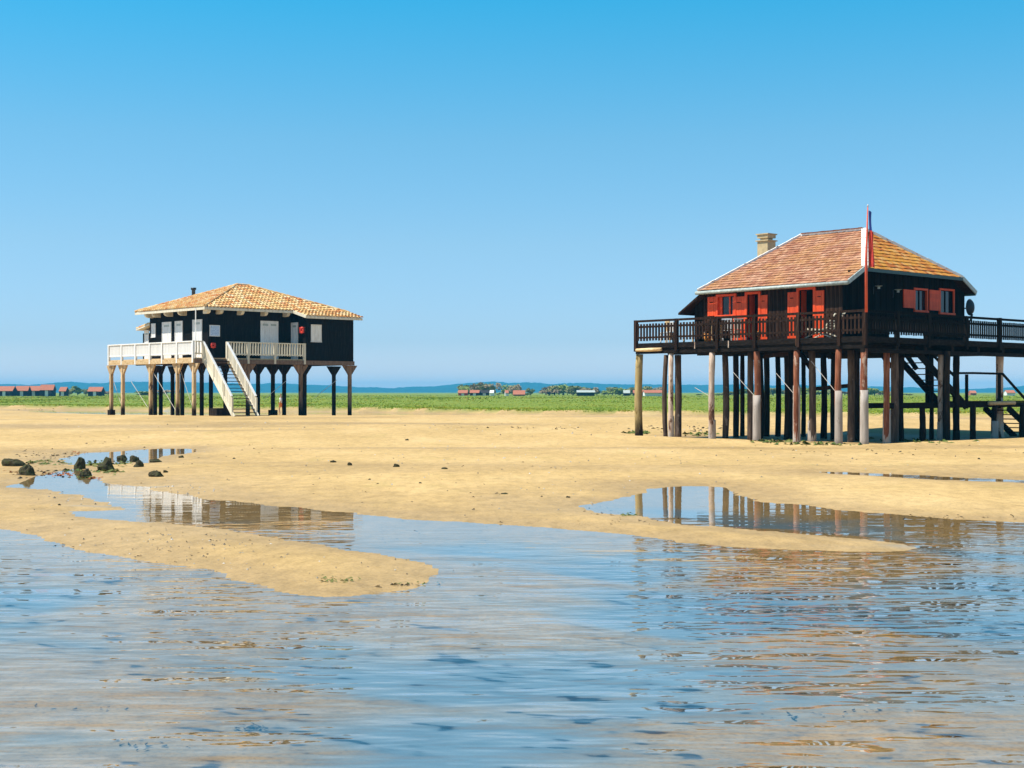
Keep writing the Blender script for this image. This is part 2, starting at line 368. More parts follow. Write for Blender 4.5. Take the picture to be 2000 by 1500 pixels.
# sand: colour from dampness and grass cover stored on the sheet
def sand_mat():
    m, n, l, p = new_mat('tidal sand')
    wet = n.new('ShaderNodeAttribute'); wet.attribute_name = 'wet'
    gr = n.new('ShaderNodeAttribute'); gr.attribute_name = 'grass'
    pos = texco(n, l, (1,1,1), 'Object')
    big = noise(n, l, texco(n, l, (.22,.12,1)), 1., 6, .62); mid = noise(n, l, texco(n, l, (2.4,1.6,1)), 1., 7, .68); fine = noise(n, l, pos, 26, 6, .7)
    dry = ramp(n, l, big, [(.34, (.44,.292,.115)), (.5, (.505,.338,.138)), (.66, (.56,.385,.17))])
    dry = mixc(n, l, 1., dry, ramp(n, l, mid, [(.34, (.85,.85,.83)), (.60, (1.06,1.06,1.06))]), 'MULTIPLY')
    dry = mixc(n, l, 1., dry, ramp(n, l, fine, [(.30, (.62,.60,.55)), (.52, (1.05,1.05,1.05))]), 'MULTIPLY')
    mid2 = noise(n, l, texco(n, l, (5.5,2.0,1)), 1., 5, .7)
    dry = mixc(n, l, 1., dry, ramp(n, l, mid2, [(.32, (.84,.84,.81)), (.56, (1.04,1.04,1.04))]), 'MULTIPLY')
    wetc = mixc(n, l, 1., dry, (.78,.76,.75), 'MULTIPLY')
    # thin green-brown algae film in patches
    alg = ramp(n, l, noise(n, l, texco(n, l, (.5,.25,1)), 1.3, 7, .7), [(.56, (0,0,0)), (.72, (.42,.42,.42))])
    dry = mixc(n, l, alg, dry, (.30,.24,.07))
    c = mixc(n, l, wet.outputs['Fac'], dry, wetc)
    mu = n.new('ShaderNodeAttribute'); mu.attribute_name = 'depth_tint'
    c = mixc(n, l, mu.outputs['Fac'], c, ramp(n, l, big, [(.35, (.13,.18,.20)), (.65, (.23,.28,.29))]))  # blue-grey bed colour stands in for light absorbed by deeper water
    soil = ramp(n, l, mid, [(.35, (.09,.15,.012)), (.5, (.15,.21,.014)), (.66, (.27,.25,.03))])
    c = mixc(n, l, gr.outputs['Fac'], c, soil)
    l.new(c, p.inputs['Base Color'])
    mr = n.new('ShaderNodeMapRange'); mr.inputs[3].default_value = .92; mr.inputs[4].default_value = .55; l.new(wet.outputs['Fac'], mr.inputs[0])
    l.new(mr.outputs[0], p.inputs['Roughness']); p.inputs['Specular IOR Level'].default_value = .25
    rip = noise(n, l, texco(n, l, (3.2,9,1), 'Object', (0,0,.2)), 1.2, 4, .6)
    h = n.new('ShaderNodeMath'); h.operation = 'MULTIPLY_ADD'; h.inputs[1].default_value = .35; l.new(fine, h.inputs[0]); l.new(rip, h.inputs[2])
    l.new(bump(n, l, h.outputs[0], .5, .03), p.inputs['Normal'])
    return m
def water_mat():
    m, n, l, p = new_mat('creek water'); n.remove(p)
    geo = n.new('ShaderNodeNewGeometry'); sp = n.new('ShaderNodeSeparateXYZ'); l.new(geo.outputs['Position'], sp.inputs[0])
    cm = n.new('ShaderNodeMapRange'); cm.interpolation_type = 'SMOOTHSTEP'                 # sheltered pools far off lie calm
    for k, v in ((1, 23.5), (2, 13.), (3, .06), (4, 1.)): cm.inputs[k].default_value = v
    l.new(sp.outputs[1], cm.inputs[0])
    wind = noise(n, l, texco(n, l, (.22,.16,1)), 1., 4, .6)
    wr = n.new('ShaderNodeMapRange'); wr.inputs[1].default_value = .3; wr.inputs[2].default_value = .7; wr.inputs[3].default_value = .5; wr.inputs[4].default_value = 1.4; l.new(wind, wr.inputs[0])
    mu = n.new('ShaderNodeMath'); mu.operation = 'MULTIPLY'; l.new(cm.outputs[0], mu.inputs[0]); l.new(wr.outputs[0], mu.inputs[1])
    h1 = noise(n, l, texco(n, l, (1.35,3.0,1), 'Object', (0,0,.10)), 1., 1.6, .5)
    h2 = noise(n, l, texco(n, l, (2.6,7.0,1), 'Object', (0,0,-.16)), 1., 1., .45)
    h3 = noise(n, l, texco(n, l, (9,22,1), 'Object', (0,0,.15)), 1., 2, .5)
    h0 = noise(n, l, texco(n, l, (.42,.95,1), 'Object', (0,0,-.08)), 1., 1., .5)
    a0 = n.new('ShaderNodeMath'); a0.operation = 'MULTIPLY_ADD'; a0.inputs[1].default_value = 1.6; l.new(h0, a0.inputs[0]); l.new(h1, a0.inputs[2])
    a = n.new('ShaderNodeMath'); a.operation = 'MULTIPLY_ADD'; a.inputs[1].default_value = .30; l.new(h2, a.inputs[0]); l.new(a0.outputs[0], a.inputs[2])
    b = n.new('ShaderNodeMath'); b.operation = 'MULTIPLY_ADD'; b.inputs[1].default_value = .008; l.new(h3, b.inputs[0]); l.new(a.outputs[0], b.inputs[2])
    bp = n.new('ShaderNodeBump'); bp.inputs['Distance'].default_value = .038; l.new(b.outputs[0], bp.inputs['Height']); l.new(mu.outputs[0], bp.inputs['Strength'])
    fr = n.new('ShaderNodeFresnel'); fr.inputs[0].default_value = 1.85; l.new(bp.outputs[0], fr.inputs['Normal'])
    gl = n.new('ShaderNodeBsdfGlossy'); gl.inputs['Roughness'].default_value = .015; gl.inputs['Color'].default_value = (.97,.98,1,1); l.new(bp.outputs[0], gl.inputs['Normal'])
    tr = n.new('ShaderNodeBsdfTransparent'); tr.inputs[0].default_value = (.88,.94,1.0,1)
    mx = n.new('ShaderNodeMixShader'); l.new(fr.outputs[0], mx.inputs[0]); l.new(tr.outputs[0], mx.inputs[1]); l.new(gl.outputs[0], mx.inputs[2])
    l.new(mx.outputs[0], n['Material Output'].inputs[0])
    return m

# ------------------------------------------------------------------ the ground sheet, the water, the hills, the haze
def build_ground():
    rows = [-44, -30, -20, -12, -6, -2, 1, 3, 4.5, 5.6]
    y = 6.2
    while y < 170: rows.append(y); y += max(.035, .62 * y*y / (1425*CAM_H))
    while y < 5050: rows.append(y); y *= 1.05
    rows.append(5050.)
    Y = np.array(rows); s = np.linspace(-1, 1, 481)
    wd = np.maximum(np.abs(Y)*.56 + 13, 20.)
    YY = np.repeat(Y[:, None], len(s), 1); XX = wd[:, None]*s[None, :]
    Z = np.empty_like(XX)
    for i in range(0, len(Y), 80): Z[i:i+80] = ground_z(XX[i:i+80], YY[i:i+80])
    Z[:10] = np.minimum(Z[:10], -.1)
    nr, nc = XX.shape
    co = np.stack([XX, YY, Z], -1).reshape(-1, 3)
    i = np.arange(nr-1)[:, None]*nc + np.arange(nc-1)[None, :]
    q = np.stack([i, i+1, i+nc+1, i+nc], -1).reshape(-1, 4)
    me = bpy.data.meshes.new('ground'); me.vertices.add(len(co)); me.vertices.foreach_set('co', co.ravel())
    me.loops.add(q.size); me.loops.foreach_set('vertex_index', q.ravel().astype(np.int32))
    me.polygons.add(len(q)); me.polygons.foreach_set('loop_start', np.arange(0, q.size, 4, dtype=np.int32)); me.polygons.foreach_set('use_smooth', np.ones(len(q), bool))
    me.update(); me.validate()
    zz = Z; ms = marsh_sd(XX, YY)
    damp = 1 - sstep(.012, .085, zz + .02*fnoise(XX/2.2, YY/3.5) + .008*vnoise(XX*2.3, YY*1.6))
    gut = sstep(-24, -13, ms)*sstep(2, -3, ms)*sstep(-45, -15, XX)
    streak = sstep(.10, .70, fnoise(XX/17., YY/4.2+3)) * sstep(26, 44, YY) * .85
    wet = np.clip(np.maximum(np.maximum(damp, .8*gut), streak*(ms < 0)), 0, 1)
    grass = sstep(.4, 2.4, ms + 1.0*vnoise(XX/1.7, YY/3.))
    depth_tint = sstep(-.09, -.24, zz + .11*fnoise(XX/2.4, YY/1.1, 3))  # mask for the painted deep-water tone, patchy with depth
    for nm, arr in (('wet', wet), ('grass', grass), ('depth_tint', depth_tint)):
        at = me.attributes.new(nm, 'FLOAT', 'POINT'); at.data.foreach_set('value', arr.ravel().astype(np.float32))
    return link('ground', me, sand_mat(), kind='structure', label='pale tidal sand flat running back to green salt marsh')
build_ground()
wm = bpy.data.meshes.new('water'); wm.from_pydata([(-110,-44,0),(110,-44,0),(110,172,0),(-110,172,0)], [], [(0,1,2,3)])
link('water', wm, water_mat(), kind='structure', label='shallow rippled creek water reflecting the houses')

def build_hills():
    prof = [(-900,750),(-400,752),(-100,749),(0,751),(60,752),(110,749),(140,746),(180,750),(230,747),(300,746),(420,748),(520,749),(600,750),(680,755),(730,758),(770,759),(800,757),
            (850,755),(900,749),(950,746),(1000,748),(1060,749),(1150,749),(1250,751),(1340,751),(1430,752),(1520,752),(1620,753),(1720,755),(1800,758),(1880,761),(1930,761),(1965,758),(2000,755),(2200,750),(2900,752)]
    px = np.array([p for p, _ in prof]); py = np.array([p for _, p in prof])
    D = 4000.; X = np.arange(-2450, 2450, 8.)
    top = CAM_H + (CY - np.interp(CX + F_PX*X/D, px, py))/F_PX*D
    js = np.linspace(-1, 1, 15); v = []; f = []
    for x, t in zip(X, top):
        for j in js:
            y = D + (j*310 if j < 0 else j*480)
            e = (1-abs(j)**1.6)
            z = -.5 + (t+.5)*e + (2.4*float(fnoise(x/55., y/55., 2)) + 1.1*rnd.uniform(-1, 1))*min(1, e*3)
            v.append((x, y + rnd.uniform(-6, 6), max(z, -.6)))
    n = len(js)
    for i in range(len(X)-1):
        for j in range(n-1): f.append((i*n+j, (i+1)*n+j, (i+1)*n+j+1, i*n+j+1))
    m = MB(); m.v = v; m.f = f
    mt, nn, ll, p = new_mat('wooded hillside')
    ll.new(ramp(nn, ll, noise(nn, ll, texco(nn, ll, (1,1,1)), .05, 6), [(.35, (.006,.028,.018)), (.65, (.012,.05,.03))]), p.inputs['Base Color']); p.inputs['Roughness'].default_value = .95
    m.build('hills', mt, kind='structure', label='low wooded hills along the far shore, blue with distance')
build_hills()

hz = MB().box(-3050, 3050, -55, 5200, -2.2, 37).build('haze', None, kind='stuff', label='thin blue sea air over the flats')
hm = bpy.data.materials.new('sea haze'); hm.use_nodes = True; hn = hm.node_tree.nodes; hl = hm.node_tree.links
hn.remove(hn['Principled BSDF']); pv = hn.new('ShaderNodeVolumePrincipled')
pv.inputs['Color'].default_value = (.06, .62, 1.0, 1); pv.inputs['Density'].default_value = .00021
hl.new(pv.outputs[0], hn['Material Output'].inputs['Volume'])
hz.data.materials.append(hm)

# ------------------------------------------------------------------ shared pieces
def roof_tiles(name, mat, parent, P0, e, s, poly, tw, pitch, style, seed=1, lift=.0):
    """lay tiles over the roof plane P0 + a*e + b*s inside the 2-D polygon poly; joined, too many and too small to pick apart"""
    P0, e, s = Vector(P0), Vector(e).normalized(), Vector(s).normalized(); nrm = e.cross(s).normalized()
    if nrm.z < 0: nrm = -nrm
    rg = random.Random(seed); mb = MB()
    def inside(a, b):
        c = False; n = len(poly)
        for i in range(n):
            (x0, y0), (x1, y1) = poly[i], poly[(i+1) % n]
            if (y0 > b) != (y1 > b) and a < x0 + (b-y0)*(x1-x0)/(y1-y0): c = not c
        return c
    a0 = min(p[0] for p in poly); a1 = max(p[0] for p in poly); b1 = max(p[1] for p in poly)
    r = 0; b = 0.
    while b < b1:
        a = a0 + (tw/2 if (style == 'flat' and r % 2) else 0)
        while a < a1:
            if inside(a + tw/2, min(b + pitch*.55, b1-.01)):
                L = pitch*1.12; j = rg.uniform(-.012, .012); k = rg.uniform(-.006, .010)
                if style == 'canal':
                    top = []; 
                    for (bb, up, w) in ((b-.03+j, .060+k, tw*.49), (b+L+j, .006, tw*.36)):
                        for q in range(6):
                            t = math.pi*q/5
                            top.append(P0 + e*(a+tw/2-math.cos(t)*w) + s*bb + nrm*(up+lift + math.sin(t)*w*.75))
                    mb.add(top, [(q, q+1, q+7, q+6) for q in range(5)] + [(5,4,3,2,1,0)])
                else:
                    x0, x1 = a+.006, a+tw-.006; zf = .034+k; zb = .006
                    v = [P0+e*x+s*y+nrm*(z+lift) for x, y, z in ((x0,b+j,zf-.022),(x1,b+j,zf-.022),(x1,b+L+j,zb-.01),(x0,b+L+j,zb-.01),(x0,b+j,zf),(x1,b+j,zf+rg.uniform(-.004,.004)),(x1,b+L+j,zb),(x0,b+L+j,zb))]
                    mb.add(v, [(4,5,6,7),(0,1,5,4),(1,2,6,5),(3,0,4,7)])
            a += tw
        b += pitch; r += 1
    return mb.build(name, mat, parent, kind='stuff')

def pile_mesh(h, r, seed, bend=.03, taper=.9):
    rg = random.Random(seed); n = 9; bx, by = rg.uniform(-bend, bend), rg.uniform(-bend, bend); pts = []; rad = []
    for i in range(n):
        t = i/(n-1); w = math.sin(t*math.pi)
        pts.append((bx*w*2, by*w*2, h*t)); rad.append(r*(1.06-(1-taper)*t)*(1+rg.uniform(-.06, .06)))
    return MB().tube(pts, rad, 11, True, .05, rg).mesh('pile', True)

ANG = math.atan2(.676, .735)

# ================================================================== the right-hand house: dark boards, red shutters, tiled half-hip roof
R = Frame(1690, 54.5, ANG)
rh = empty('stilt_house', (R.o[0], R.o[1], 0), ANG, category='house', label='dark timber house on log stilts with bright red shutters and brick red tiled roof')
FL, RAIL = 4.1, 5.1
LY, LX = 11.62, 15.5
deck = MB()
deck.box(.0, 1.42, 0.0, LY, FL-.05, FL)
deck.box(1.42, LX, 0.0, 1.82, FL-.05, FL); deck.box(1.42, LX, 1.82, LY, FL-.06, FL-.012); deck.box(-.03, 0, -.03, LY, FL-.22, FL-.002)
deck.box(0, LX, -.03, 0, FL-.22, FL-.002)
for x in (.12, 2.2, 4.2, 6.2, 8.2, 10.2, 12.2, 14.2): deck.box(x-.1, x+.1, .03, LY, FL-.45, FL-.225)
y = .03
while y < LY-.1: deck.box(.03, LX, y, y+.08, FL-.222, FL-.065); y += .62
deck.box(.02, LX, .05, .24, FL-.60, FL-.452)
deck.build('deck', M['deck_dark'], rh)
# the log lying along the deck's edge at its far left end, lit by the sun
ya, za = R.hx(1291, 666, -.1); yb, zb = R.hx(1248, 669, -.1)
MB().tube([(-.09,ya,FL-.28),(-.09,(ya+yb)/2,FL-.285),(-.09,LY-.15,FL-.29)], [.075,.08,.07], 9).build('edge_log', M['tan'], rh, True, label='pale peeled log along the edge of the deck')

def railing(house, along, p0, p1, fl, top, posts, mat, sp, bw, rails, bz, post_w=.12, face=0., seed=3, bmat=None, gap=None, brail=None):
    """a run of railing along axis `along` ('y' on the left face, 'x' on the right): rails in one mesh, posts and balusters one by one"""
    def P(t, z): return (face, t, z) if along == 'y' else (t, face, z)
    m = MB()
    for z, w, h in rails: m.beam(P(p0, z), P(p1, z), w, h)
    r = m.build('railing', mat, house)
    rg = random.Random(seed)
    bm = MB().box(-.018, .018, -bw/2, bw/2, bz[0], bz[1]).mesh('baluster') if along == 'y' else MB().box(-bw/2, bw/2, -.018, .018, bz[0], bz[1]).mesh('baluster')
    t = p0 + sp/2
    while t < p1:
        if not (gap and gap[0] < t < gap[1]) and all(abs(t-q) > post_w*.6 for q in posts):
            link('baluster', bm, bmat or mat, r, P(t, rg.uniform(-.01, .01)), (0, 0, rg.uniform(-.04, .04)))
        t += sp
    pm = MB().box(-post_w/2, post_w/2, -post_w/2, post_w/2, fl-.35, top+.02).mesh('post')
    for q in posts: link('post', pm, mat, r, P(q, rg.uniform(-.01, .012)))
    return r
ry = lambda px: R.hx(px, 640, 0)[0]
rx = lambda px: R.hy(px, 640, 0)[0]
RB = [(RAIL-.05, .11, .09), (4.80, .05, .09), (4.34, .05, .08)]
railing(rh, 'y', .0, LY, FL, RAIL-.02, [0.0, ry(1640), ry(1560), ry(1475), ry(1402), ry(1322), LY-.06], M['tar_brown'], .172, .085, RB, (4.20, 4.93), .14, -.02, 5)
railing(rh, 'x', .08, LX-.1, FL, RAIL-.02, [rx(1751), rx(1812), rx(1886), rx(1951), rx(1951)+2.6], M['tar'], .172, .082, RB, (4.20, 4.93), .16, -.02, 6)  # shaded run in blacker timber than the lit run: shade put into the colour
# hand-rail battens hanging below the deck edge, here and there
hb = MB().box(-.05, -.03, -.02, .02, -.28, 0).mesh('edge_cleat')
for px in (1358, 1424, 1475, 1556): link('edge_cleat', hb, M['pile_pale'], rh, (0, ry(px), FL-.01))

XW, YG, YE, XB = 1.30, 1.9, 8.75, 10.2           # wall planes: left face, right gable, far end, back
ZE = 6.28; XE0, XE1 = 1.0, 10.4; YV0, YV1 = 1.43, 8.95; XR, ZR = 5.7, 8.8; YR0, YR1 = 3.85, 7.07
ZH = 6.84; XH0, XH1 = 2.1, 9.3                   # half-hip eave
wl_ = MB()                                       # framing and backing behind the boards
wy = lambda px: R.hx(px, 600, XW)[0]
wz = lambda px, py: R.hx(px, py, XW)[1]
gx_ = lambda px: R.hy(px, 600, YG)[0]
gzz = lambda px, py: R.hy(px, py, YG)[1]
D1 = (wy(1483), wy(1461), 6.02); D2 = (wy(1590), wy(1562), 6.07); W1 = (wy(1436), wy(1404), wz(1420, 615), wz(1420, 579))
def wall_with_holes(mb, lo, hi, z0, z1, holes, put):
    """fill a wall run lo..hi with boxes, leaving the holes (a0,a1,z0,z1)"""
    cur = lo
    for a0, a1, h0, h1 in sorted(holes):
        put(mb, cur, a0, z0, z1)
        if h0 > z0: put(mb, a0, a1, z0, h0)
        if h1 < z1: put(mb, a0, a1, h1, z1)
        cur = a1
    put(mb, cur, hi, z0, z1)
holesL = [(D1[0], D1[1], FL, D1[2]), (D2[0], D2[1], FL, D2[2]), W1]
wall_with_holes(wl_, YG+.1, YE, FL, ZE+.18, holesL, lambda mb, a, b, c, d: mb.box(XW+.03, XW+.12, a, b, c, d))
GA = (gx_(1736), gx_(1808), FL, 4.50)            # opening low in the gable wall: daylight shows through it
WA = (gx_(1785.5), gx_(1808), gzz(1797, 606), gzz(1797, 567)); WB = (gx_(1835), gx_(1860), gzz(1848, 611), gzz(1848, 568))
def gput(mb, a, b, c, d): mb.box(a, b, YG+.03, YG+.11, c, d)
wall_with_holes(wl_, XW+.03, XB, 4.50, 6.34, [WA, WB], gput); gput(wl_, GA[1], XB, FL, 4.50); gput(wl_, XW+.03, GA[0], FL, 4.50)
wl_.prism([(XW+.04, YG+.04, 6.34), (XB-.04, YG+.04, 6.34), (XH1-.1, YG+.04, ZH-.06), (XH0+.2, YG+.04, ZH-.06)], (0, .08, 0))
wl_.box(XB-.1, XB, YG+.12, YE, 4.95, ZE+.1); wl_.box(XW+.13, XB-.12, YE-.1, YE, FL, ZE+.1)
wall = wl_.build('wall', M['inside'], rh)
rg = random.Random(11); k = 0; y = YG
pls = [MB().box(-t, .03, 0, w-.012, 0, 1).mesh('plank') for t, w in ((.018,.2),(.026,.2),(.012,.2))]
while y < YE-.02:
    segs = [(FL, ZE+.15)]
    for a0, a1, h0, h1 in holesL:
        if y+.1 > a0 and y+.1 < a1:
            segs = [(FL, h0), (h1, ZE+.15)] if h0 > FL+.1 else [(h1, ZE+.15)]
    for z0, z1 in segs:
        if z1-z0 > .05: link('plank', pls[k % 3], M['tar_brown'], wall, (XW, y, z0+rg.uniform(-.01, .01)), (0,0,0), (1, 1, z1-z0))
    y += .2; k += rg.choice((1, 2))
plg = [MB().box(0, .2-.012, -t, .03, 0, 1).mesh('plank') for t in (.018, .026, .012)]
x = XW
while x < XB-.02:
    zt = 6.30 if x+.1 < XH0-.3 or x+.1 > XH1+.2 else ZH-.07
    segs = [(4.50 if GA[0] < x+.1 < GA[1] else FL, zt)]
    for a0, a1, h0, h1 in (WA, WB):
        if a0 < x+.1 < a1: segs = [(segs[0][0], h0), (h1, zt)]
    for z0, z1 in segs:
        if z1-z0 > .05: link('plank', plg[k % 3], M['tar'], wall, (x, YG, z0), None, (1, 1, z1-z0))  # gable boards blacker than the sunny wall's, shade painted into them
    x += .2; k += rg.choice((1, 2))
# shutters, doors and windows of the left face (outward = -x)
def shutter(parent, along, plane, a0, a1, z0, z1, mat, horiz=False, slit_shade=True, out=.07):
    """a boarded shutter laid open against the wall"""
    n = 4 if not horiz else 5; fr = MB()
    def B(mb, a, b, c, d, e, f):
        if along == 'y': mb.box(plane-f, plane-e, a, b, c, d)
        else: mb.box(a, b, plane-f, plane-e, c, d)
    B(fr, a0, a1, z0, z1, out-.04, out-.012)
    s = fr.build('shutter', mat, parent)
    for i in range(n):
        b = MB()
        if not horiz: B(b, a0+(a1-a0)*i/n+.004, a0+(a1-a0)*(i+1)/n-.004, z0+.01, z1-.01, out-.0115, out+.004*(i % 2))
        else: B(b, a0+.01, a1-.01, z0+(z1-z0)*i/n+.005, z0+(z1-z0)*(i+1)/n-.005, out-.0115, out+.004*(i % 2))
        b.build('board', mat, s)
    if slit_shade:
        b = MB(); B(b, a0+(a1-a0)*.32, a0+(a1-a0)*.68, z1-.26, z1-.225, out+.002, out+.009); b.build('slit_shade', M['inside'], s)  # dark bar laid on the boards, painted shade of a cut-out
    return s
def frame_y(parent, name, plane, a0, a1, z0, z1, w, mat, sill=True, d=.09):
    m = MB(); m.box(plane-d, plane+.1, a0-w, a0, z0, z1+w); m.box(plane-d, plane+.1, a1, a1+w, z0, z1+w); m.box(plane-d-.006, plane+.1, a0+.001, a1-.001, z1, z1+w-.004)
    if sill: m.box(plane-d-.03, plane+.1, a0-w-.03, a1+w+.03, z0-w, z0-.002)
    return m.build(name, mat, parent, bevel=.006)
for nm, (a0, a1, zt), s0, s1 in (('door', D1, (wy(1500.5), wy(1485)), (wy(1457), wy(1433))), ('door', D2, (wy(1611), wy(1593)), (wy(1557), wy(1540)))):
    dr = frame_y(rh, 'doorway', XW, a0, a1, FL, zt, .11, M['red'], False)
    m = MB(); m.box(XW+.45, XW+.5, a0-.3, a1+.3, FL, zt+.2); m.box(XW+.13, XW+.46, a1+.02, a1+.06, FL, zt+.1); m.box(XW+.13, XW+.46, a0-.06, a0-.02, FL, zt+.1)
    m.build('interior', M['inside'], dr)  # dark panels: the room's lack of light is painted on
    MB().box(XW+.102, XW+.42, a1-.025, a1+.018, FL+.02, zt-.01).build('reveal', M['red'], dr)
    shutter(rh, 'y', XW, s0[0], s0[1], FL+.05, zt-.06, M['red']); shutter(rh, 'y', XW, s1[0], s1[1], FL+.05, zt-.06, M['red'])
a0, a1, z0, z1 = W1
wf = frame_y(rh, 'window', XW, a0, a1, z0, z1, .10, M['red'])
m = MB(); m.box(XW+.02, XW+.06, (a0+a1)/2-.16, (a0+a1)/2-.09, z0, z1); m.box(XW+.02, XW+.06, a1-.16, a1, z0, z1); m.box(XW+.02,XW+.06,a0,a0+.05,z0,z1); m.build('sash', M['red'], wf)
MB().box(XW+.07, XW+.085, a0, a1, z0, z1).build('pane', M['glass'], wf)
shutter(rh, 'y', XW, wy(1403)+.09, wy(1384), z0-.02, z1+.02, M['red'])
for (a0, a1, z0, z1), (s0, s1) in ((WA, (1762.5, 1784)), (WB, (1813, 1833))):
    m = MB(); w = .085; p = YG; d = .07
    m.box(a0-w, a0, p-d, p+.1, z0, z1+w); m.box(a1, a1+w, p-d, p+.1, z0, z1+w); m.box(a0+.001, a1-.001, p-d-.006, p+.1, z1, z1+w-.004); m.box(a0-w-.02, a1+w+.02, p-d-.03, p+.1, z0-w, z0-.002)
    wf = m.build('window', M['red'], rh, bevel=.006)
    MB().box(a0, a1, p+.06, p+.075, z0, z1).build('pane', M['glass'], wf)
    m = MB(); m.box((a0+a1)/2-.02, (a0+a1)/2+.02, p+.03, p+.058, z0, z1); m.build('glazing_bar', M['tar_brown'], wf)
    shutter(rh, 'x', YG, gx_(s0), gx_(s1), z0+.06, z1-.02, M['red'], True, False)
# two small wall lamps on the gable
for px in (1705, 1743):
    x = gx_(px); z = gzz(px, 560 if px < 1720 else 567)
    m = MB(); m.beam((x, YG-.02, z-.3), (x, YG-.02, z), .03, .03); m.beam((x, YG-.02, z), (x-.02, YG-.28, z+.06), .025, .025); wl2 = m.build('wall_lamp', M['black'], rh)
    MB().tube([(x-.02,YG-.28,z-.10),(x-.02,YG-.28,z-.02),(x-.02,YG-.28,z+.02)], [.055,.05,.16], 10).build('lamp_shade', M['zinc'], wl2)
# roof
rf = MB()
T = .07
def slab(mb, pts, t=T):
    mb.prism([Vector(p) for p in pts], (0, 0, -t))
slab(rf, [(XE0,YV0,ZE),(XH0,YV0,ZH),(XR,YR0,ZR),(XR,YR1,ZR),(XE0,YV1,ZE)])
slab(rf, [(XE1,YV0,ZE),(XE1,YV1,ZE),(XR,YR1,ZR),(XR,YR0,ZR),(XH1,YV0,ZH)])
slab(rf, [(XH0,YV0,ZH),(XH1,YV0,ZH),(XR,YR0,ZR)]); slab(rf, [(XE0,YV1,ZE),(XE1,YV1,ZE),(XR,YR1,ZR)])
roof = rf.build('roof', M['tar_brown'], rh)
L_ = math.hypot(XR-XE0, ZR-ZE); q = lambda x: (x-XE0)/(XR-XE0)*L_
roof_tiles('roof_tiles', M['tile_right'], roof, (XE0,0,ZE+.01), (0,1,0), (XR-XE0,0,ZR-ZE), [(YV0,q(XE0)),(YV0,q(XH0)),(YR0,q(XR)),(YR1,q(XR)),(YV1,q(XE0))], .21, .25, 'flat', 4)
L2 = math.hypot(YR0-YV0, ZR-ZH)
roof_tiles('roof_tiles', M['tile_orange'], roof, (0,YV0,ZH+.01), (1,0,0), (0,YR0-YV0,ZR-ZH), [(XH0,0),(XH1,0),(XR,L2)], .21, .25, 'flat', 5)
L3 = math.hypot(YV1-YR1, ZR-ZE)
roof_tiles('roof_tiles', M['tile_right'], roof, (0,YV1,ZE+.01), (1,0,0), (0,YR1-YV1,ZR-ZE), [(XE0,0),(XE1,0),(XR,L3)], .21, .25, 'flat', 6)
L4 = math.hypot(XE1-XR, ZR-ZE); q4 = lambda x: (XE1-x)/(XE1-XR)*L4
roof_tiles('roof_tiles', M['tile_right'], roof, (XE1,0,ZE+.01), (0,1,0), (XR-XE1,0,ZR-ZE), [(YV0,0),(YV0,q4(XH1)),(YR0,L4),(YR1,L4),(YV1,0)], .21, .25, 'flat', 7)
for p, s_, w in (((XH0,YV0,ZH),(XR,YR0,ZR),.27), ((XR,YR0,ZR),(XH1,YV0,ZH),.14), ((XR,YR0,ZR),(XR,YR1,ZR),.18), ((XR,YR1,ZR),(XE0,YV1,ZE),.12), ((XR,YR1,ZR),(XE1,YV1,ZE),.15)):
    p, s_ = Vector(p), Vector(s_); up = Vector((0,0,.05)); n_ = max(3, int((s_-p).length/.42)); m = MB(); r2 = random.Random(int(w*100))
    for i in range(n_):
        a = p.lerp(s_, i/n_)+up*(1+r2.uniform(-.15, .3)); b = p.lerp(s_, (i+1.0)/n_)+up*(.8+r2.uniform(-.15, .2))
        m.beam(a, b, w, .11, (0,0,1))
    m.build('ridge_cap', M['mortar'], roof)
gu = MB(); gu.tube([(XE0-.08, YV0-.03, ZE-.06), (XE0-.08, YV1+.05, ZE-.09)], .075, 8); gu.build('gutter', M['zinc'], roof, True)
m = MB(); m.beam((XE0-.03,YV0-.025,ZE-.02),(XH0,YV0-.025,ZH+.01),.05,.17,(0,0,1)); m.beam((XH1,YV0-.025,ZH+.01),(XE1+.03,YV0-.025,ZE-.02),.05,.17); m.build('barge_board', M['zinc'], roof)
m = MB(); m.beam((XH0,YV0-.03,ZH-.05),(XH1,YV0-.03,ZH-.05),.05,.13); m.box(XE1-.02,XE1+.02,YV0,YV1,ZE-.14,ZE-.02); m.build('fascia', M['green_metal'], roof)
# chimney on the far slope
cy_, cz_ = R.hx(1497, 480, 7.2); ztop = R.hx(1497, 457, 7.2)[1]; zbase = ZR-(7.2-XR)*.536-.5
ch = MB().box(7.2-.3, 7.2+.3, cy_-.3, cy_+.3, zbase, ztop-.30).build('chimney', M['render'], roof, bevel=.015)
# lean-to at the far left end
yl, zl = R.hx(1335, 612, XW)
m = MB(); m.box(XW+.02, 6., YE+.002, wy(1356), FL, 5.55); lt = m.prism([(XW+.02,YE+.002,5.55),(XW+.02,wy(1356),5.55),(XW+.02,wy(1356),5.62),(XW+.02,YE+.002,6.1)], (4.4,0,0)).build('lean_to', M['tar'], rh)
MB().prism([(XW-.35,YE-.05,6.22),(XW-.35,yl,zl),(XW-.35,yl,zl-.08),(XW-.35,YE-.05,6.12)], (5,0,0)).build('lean_to_roof', M['tar_brown'], rh)
